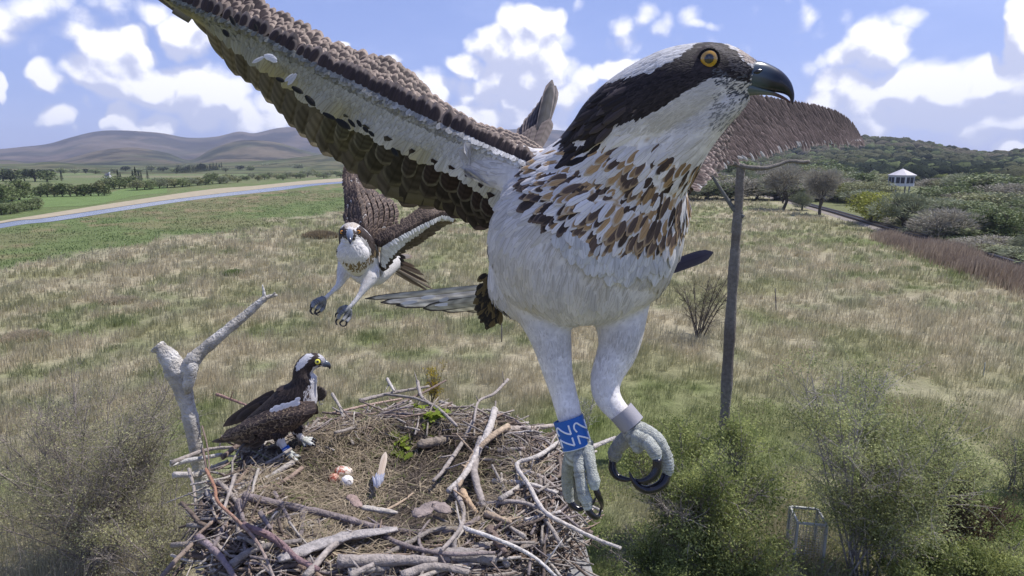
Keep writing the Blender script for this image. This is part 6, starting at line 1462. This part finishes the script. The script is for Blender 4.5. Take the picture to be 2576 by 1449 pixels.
    for i in range(n): t_ = RG.random(); a.append(P(758 - 66 * t_ + RG.normal(0, 2), 1007 + 20 * t_ + RG.normal(0, 3.4 * (1 - t_ * .6)), 2.225 + .01 * t_))
    fan3('white_scapulars', a, [q + (P(742, 1014, 2.26) - P(756, 1008, 2.26)) for q in a], 5, (.74, .73, .76), (.72, .71, .74), w5, rows=5)
    # far wing: tip beyond the back, wrist in front of the breast
    fw = fan3('wing', [P(690, 985, 2.44), P(680, 1000, 2.44), P(670, 1012, 2.44), P(655, 1020, 2.44)], [P(561, 1073, 2.52), P(575, 1066, 2.52), P(592, 1060, 2.5), P(610, 1052, 2.5)], [13, 14, 14, 14], (.08, .06, .052), (.045, .034, .032), root, curl=0)
    mb = MB(); pp, ra, rb = loft_rows([(796,978,2.42,8,8),(806,984,2.42,11,10),(812,992,2.42,10,9),(806,1000,2.42,8,8),(798,1004,2.43,6,6)], 14); tube(mb, pp, ra, 12, (.05, .04, .036), rb=rb, ref=FWD); mb.build('wrist', M_under, fw)
    n = 50; a = [P(806 + RG.normal(0, 5), 988 + RG.normal(0, 6), 2.395) for _ in range(n)]; fan3('wrist_feathers', a, [q + (P(800, 1000, 2.40) - P(806, 990, 2.40)) for q in a], 3.5, (.13, .11, .07), (.045, .038, .032), fw, rows=5)
    # tail
    fan3('tail', [P(640, 1098, 2.38), P(645, 1102, 2.37), P(650, 1108, 2.36), P(655, 1108, 2.35)], [P(530, 1112, 2.46), P(600, 1150, 2.42), P(612, 1152, 2.41), P(625, 1146, 2.40)], [7, 13, 13, 11], (.10, .08, .07), np.array([(.04, .03, .028), (.16, .15, .16), (.18, .17, .18), (.13, .12, .13)]), root, curl=.02)
    def ft(toes, claws):
        m2 = MB()
        for t_ in toes: toe(m2, t_, 16, c0=(.55, .56, .50), c1=(.62, .63, .60), dark=(.36, .37, .33), scutes=5)
        f = m2.build('foot', M_skin, root)
        for c_ in claws: claw(f, c_, 12)
    ft([[(725,1138,2.32,8),(730,1148,2.31,7),(733,1158,2.30,5.5),(735,1166,2.29,5)], [(726,1140,2.32,8),(736,1150,2.30,5.5),(746,1160,2.28,5)], [(727,1138,2.32,8),(740,1144,2.31,5.5),(752,1150,2.30,5)], [(724,1140,2.33,7),(716,1148,2.34,5),(712,1154,2.34,4)]],
       [[(735,1165,2.29,3),(737,1172,2.29,2.4),(740,1175,2.29,.6)], [(746,1160,2.28,3),(751,1165,2.28,2.4),(753,1171,2.28,.6)], [(751,1150,2.30,3),(757,1154,2.30,2.4),(759,1161,2.30,.6)], [(712,1154,2.34,2.5),(709,1160,2.34,.6)]])
    ft([[(764,1106,2.40,7),(772,1108,2.39,6),(782,1110,2.38,5)], [(764,1107,2.40,7),(776,1114,2.37,5),(786,1118,2.36,4.5)], [(765,1105,2.40,7),(775,1104,2.41,5),(786,1104,2.41,4.5)], [(763,1107,2.40,6),(766,1116,2.38,4.5),(768,1122,2.37,4)]],
       [[(782,1110,2.38,3),(790,1112,2.38,2.2),(794,1118,2.38,.6)], [(786,1118,2.36,3),(792,1121,2.36,2),(794,1126,2.36,.6)], [(786,1104,2.41,3),(793,1106,2.41,2),(795,1112,2.41,.6)], [(768,1122,2.37,2.6),(770,1128,2.37,.6)]])
    a = P(717, 1125, 2.32); b = P(725, 1138, 2.318); m_ = MB(); tube(m_, [a, b], 9.5 / FP * 2.32, 20, (.015, .10, .42), caps=True); r_ = m_.build('leg_ring', M_ring, root)
    t = nrm(b - a); u = nrm(-FWD - t * (-FWD @ t)); s = np.cross(t, u); m_ = MB()
    for v in (.36, .66):
        q = [lerp(a, b, v) + 9.9 / FP * 2.32 * (u * math.cos(h) + s * math.sin(h)) for h in np.linspace(-.7, .7, 8)]; tube(m_, q, .0011, 6, (.85, .86, .9))
    m_.build('ring_stripes', M_ring, r_)
    q = P(808, 1009, 2.42); m_ = MB(); h = np.linspace(0, 5.6, 16); tube(m_, [q + RT * .007 * math.cos(x) + UP * .013 * math.sin(x) for x in h], .0018, 8, (.75, .76, .78)); 
    tag(m_.build('pale_curl', M_feather), 'tiny pale curled shred lying just behind the breast of the standing osprey', 'shred')
DSC = .955
nest_osprey()
DSC = 1.0

def loose_feather():
    a = PZ(950, 1226, ZR - .02); b = PZ(981, 1150, ZR - .02); b = lerp(a, b, .62) + (0, 0, .05); m_ = MB(); nn = nrm(-FWD + np.array([.2, 0, .2])); t = b - a
    feathers(m_, [a], [nn - t * (nn @ t) / (t @ t)], [t], np.linalg.norm(t) * 1.12, .0165, (.50, .42, .34), (.42, .34, .27), lift=.1, curl=.12, cup=.3, rows=14, prof=LONG(14))
    dn = MB(); n = 26; q = a + RG.normal(0, .005, (n, 3)) + (0, 0, .006); feathers(dn, q, np.tile(nn, (n, 1)), np.tile(t, (n, 1)) + RG.normal(0, .02, (n, 3)), RG.uniform(.02, .045, n), .0045, (.82, .82, .86), (.8, .8, .84), lift=.2)
    o = m_.build('feather', M_feather); tag(o, 'single brown and white feather standing up in the nest cup right of the eggs', 'feather'); dn.build('downy_base', M_feather, o)
loose_feather()

def haze():
    x0, x1, y0, y1, z0, z1 = -6500, 6500, -300, 5300, -2.0, 330
    mb = MB(); box(mb, (x0, y0, z0), (x1, y1, z1)); m = bpy.data.materials.new('air'); m.use_nodes = True; t = NT(m.node_tree); t.n.clear()
    o = t.node('ShaderNodeOutputMaterial'); v = t.node('ShaderNodeVolumePrincipled'); v.inputs['Color'].default_value = (.72, .81, 1, 1); v.inputs['Density'].default_value = .00013; v.inputs['Anisotropy'].default_value = .1
    t.l.new(v.outputs[0], o.inputs['Volume']); tag(mb.build('haze', m, smooth=False), kind='stuff')
haze()
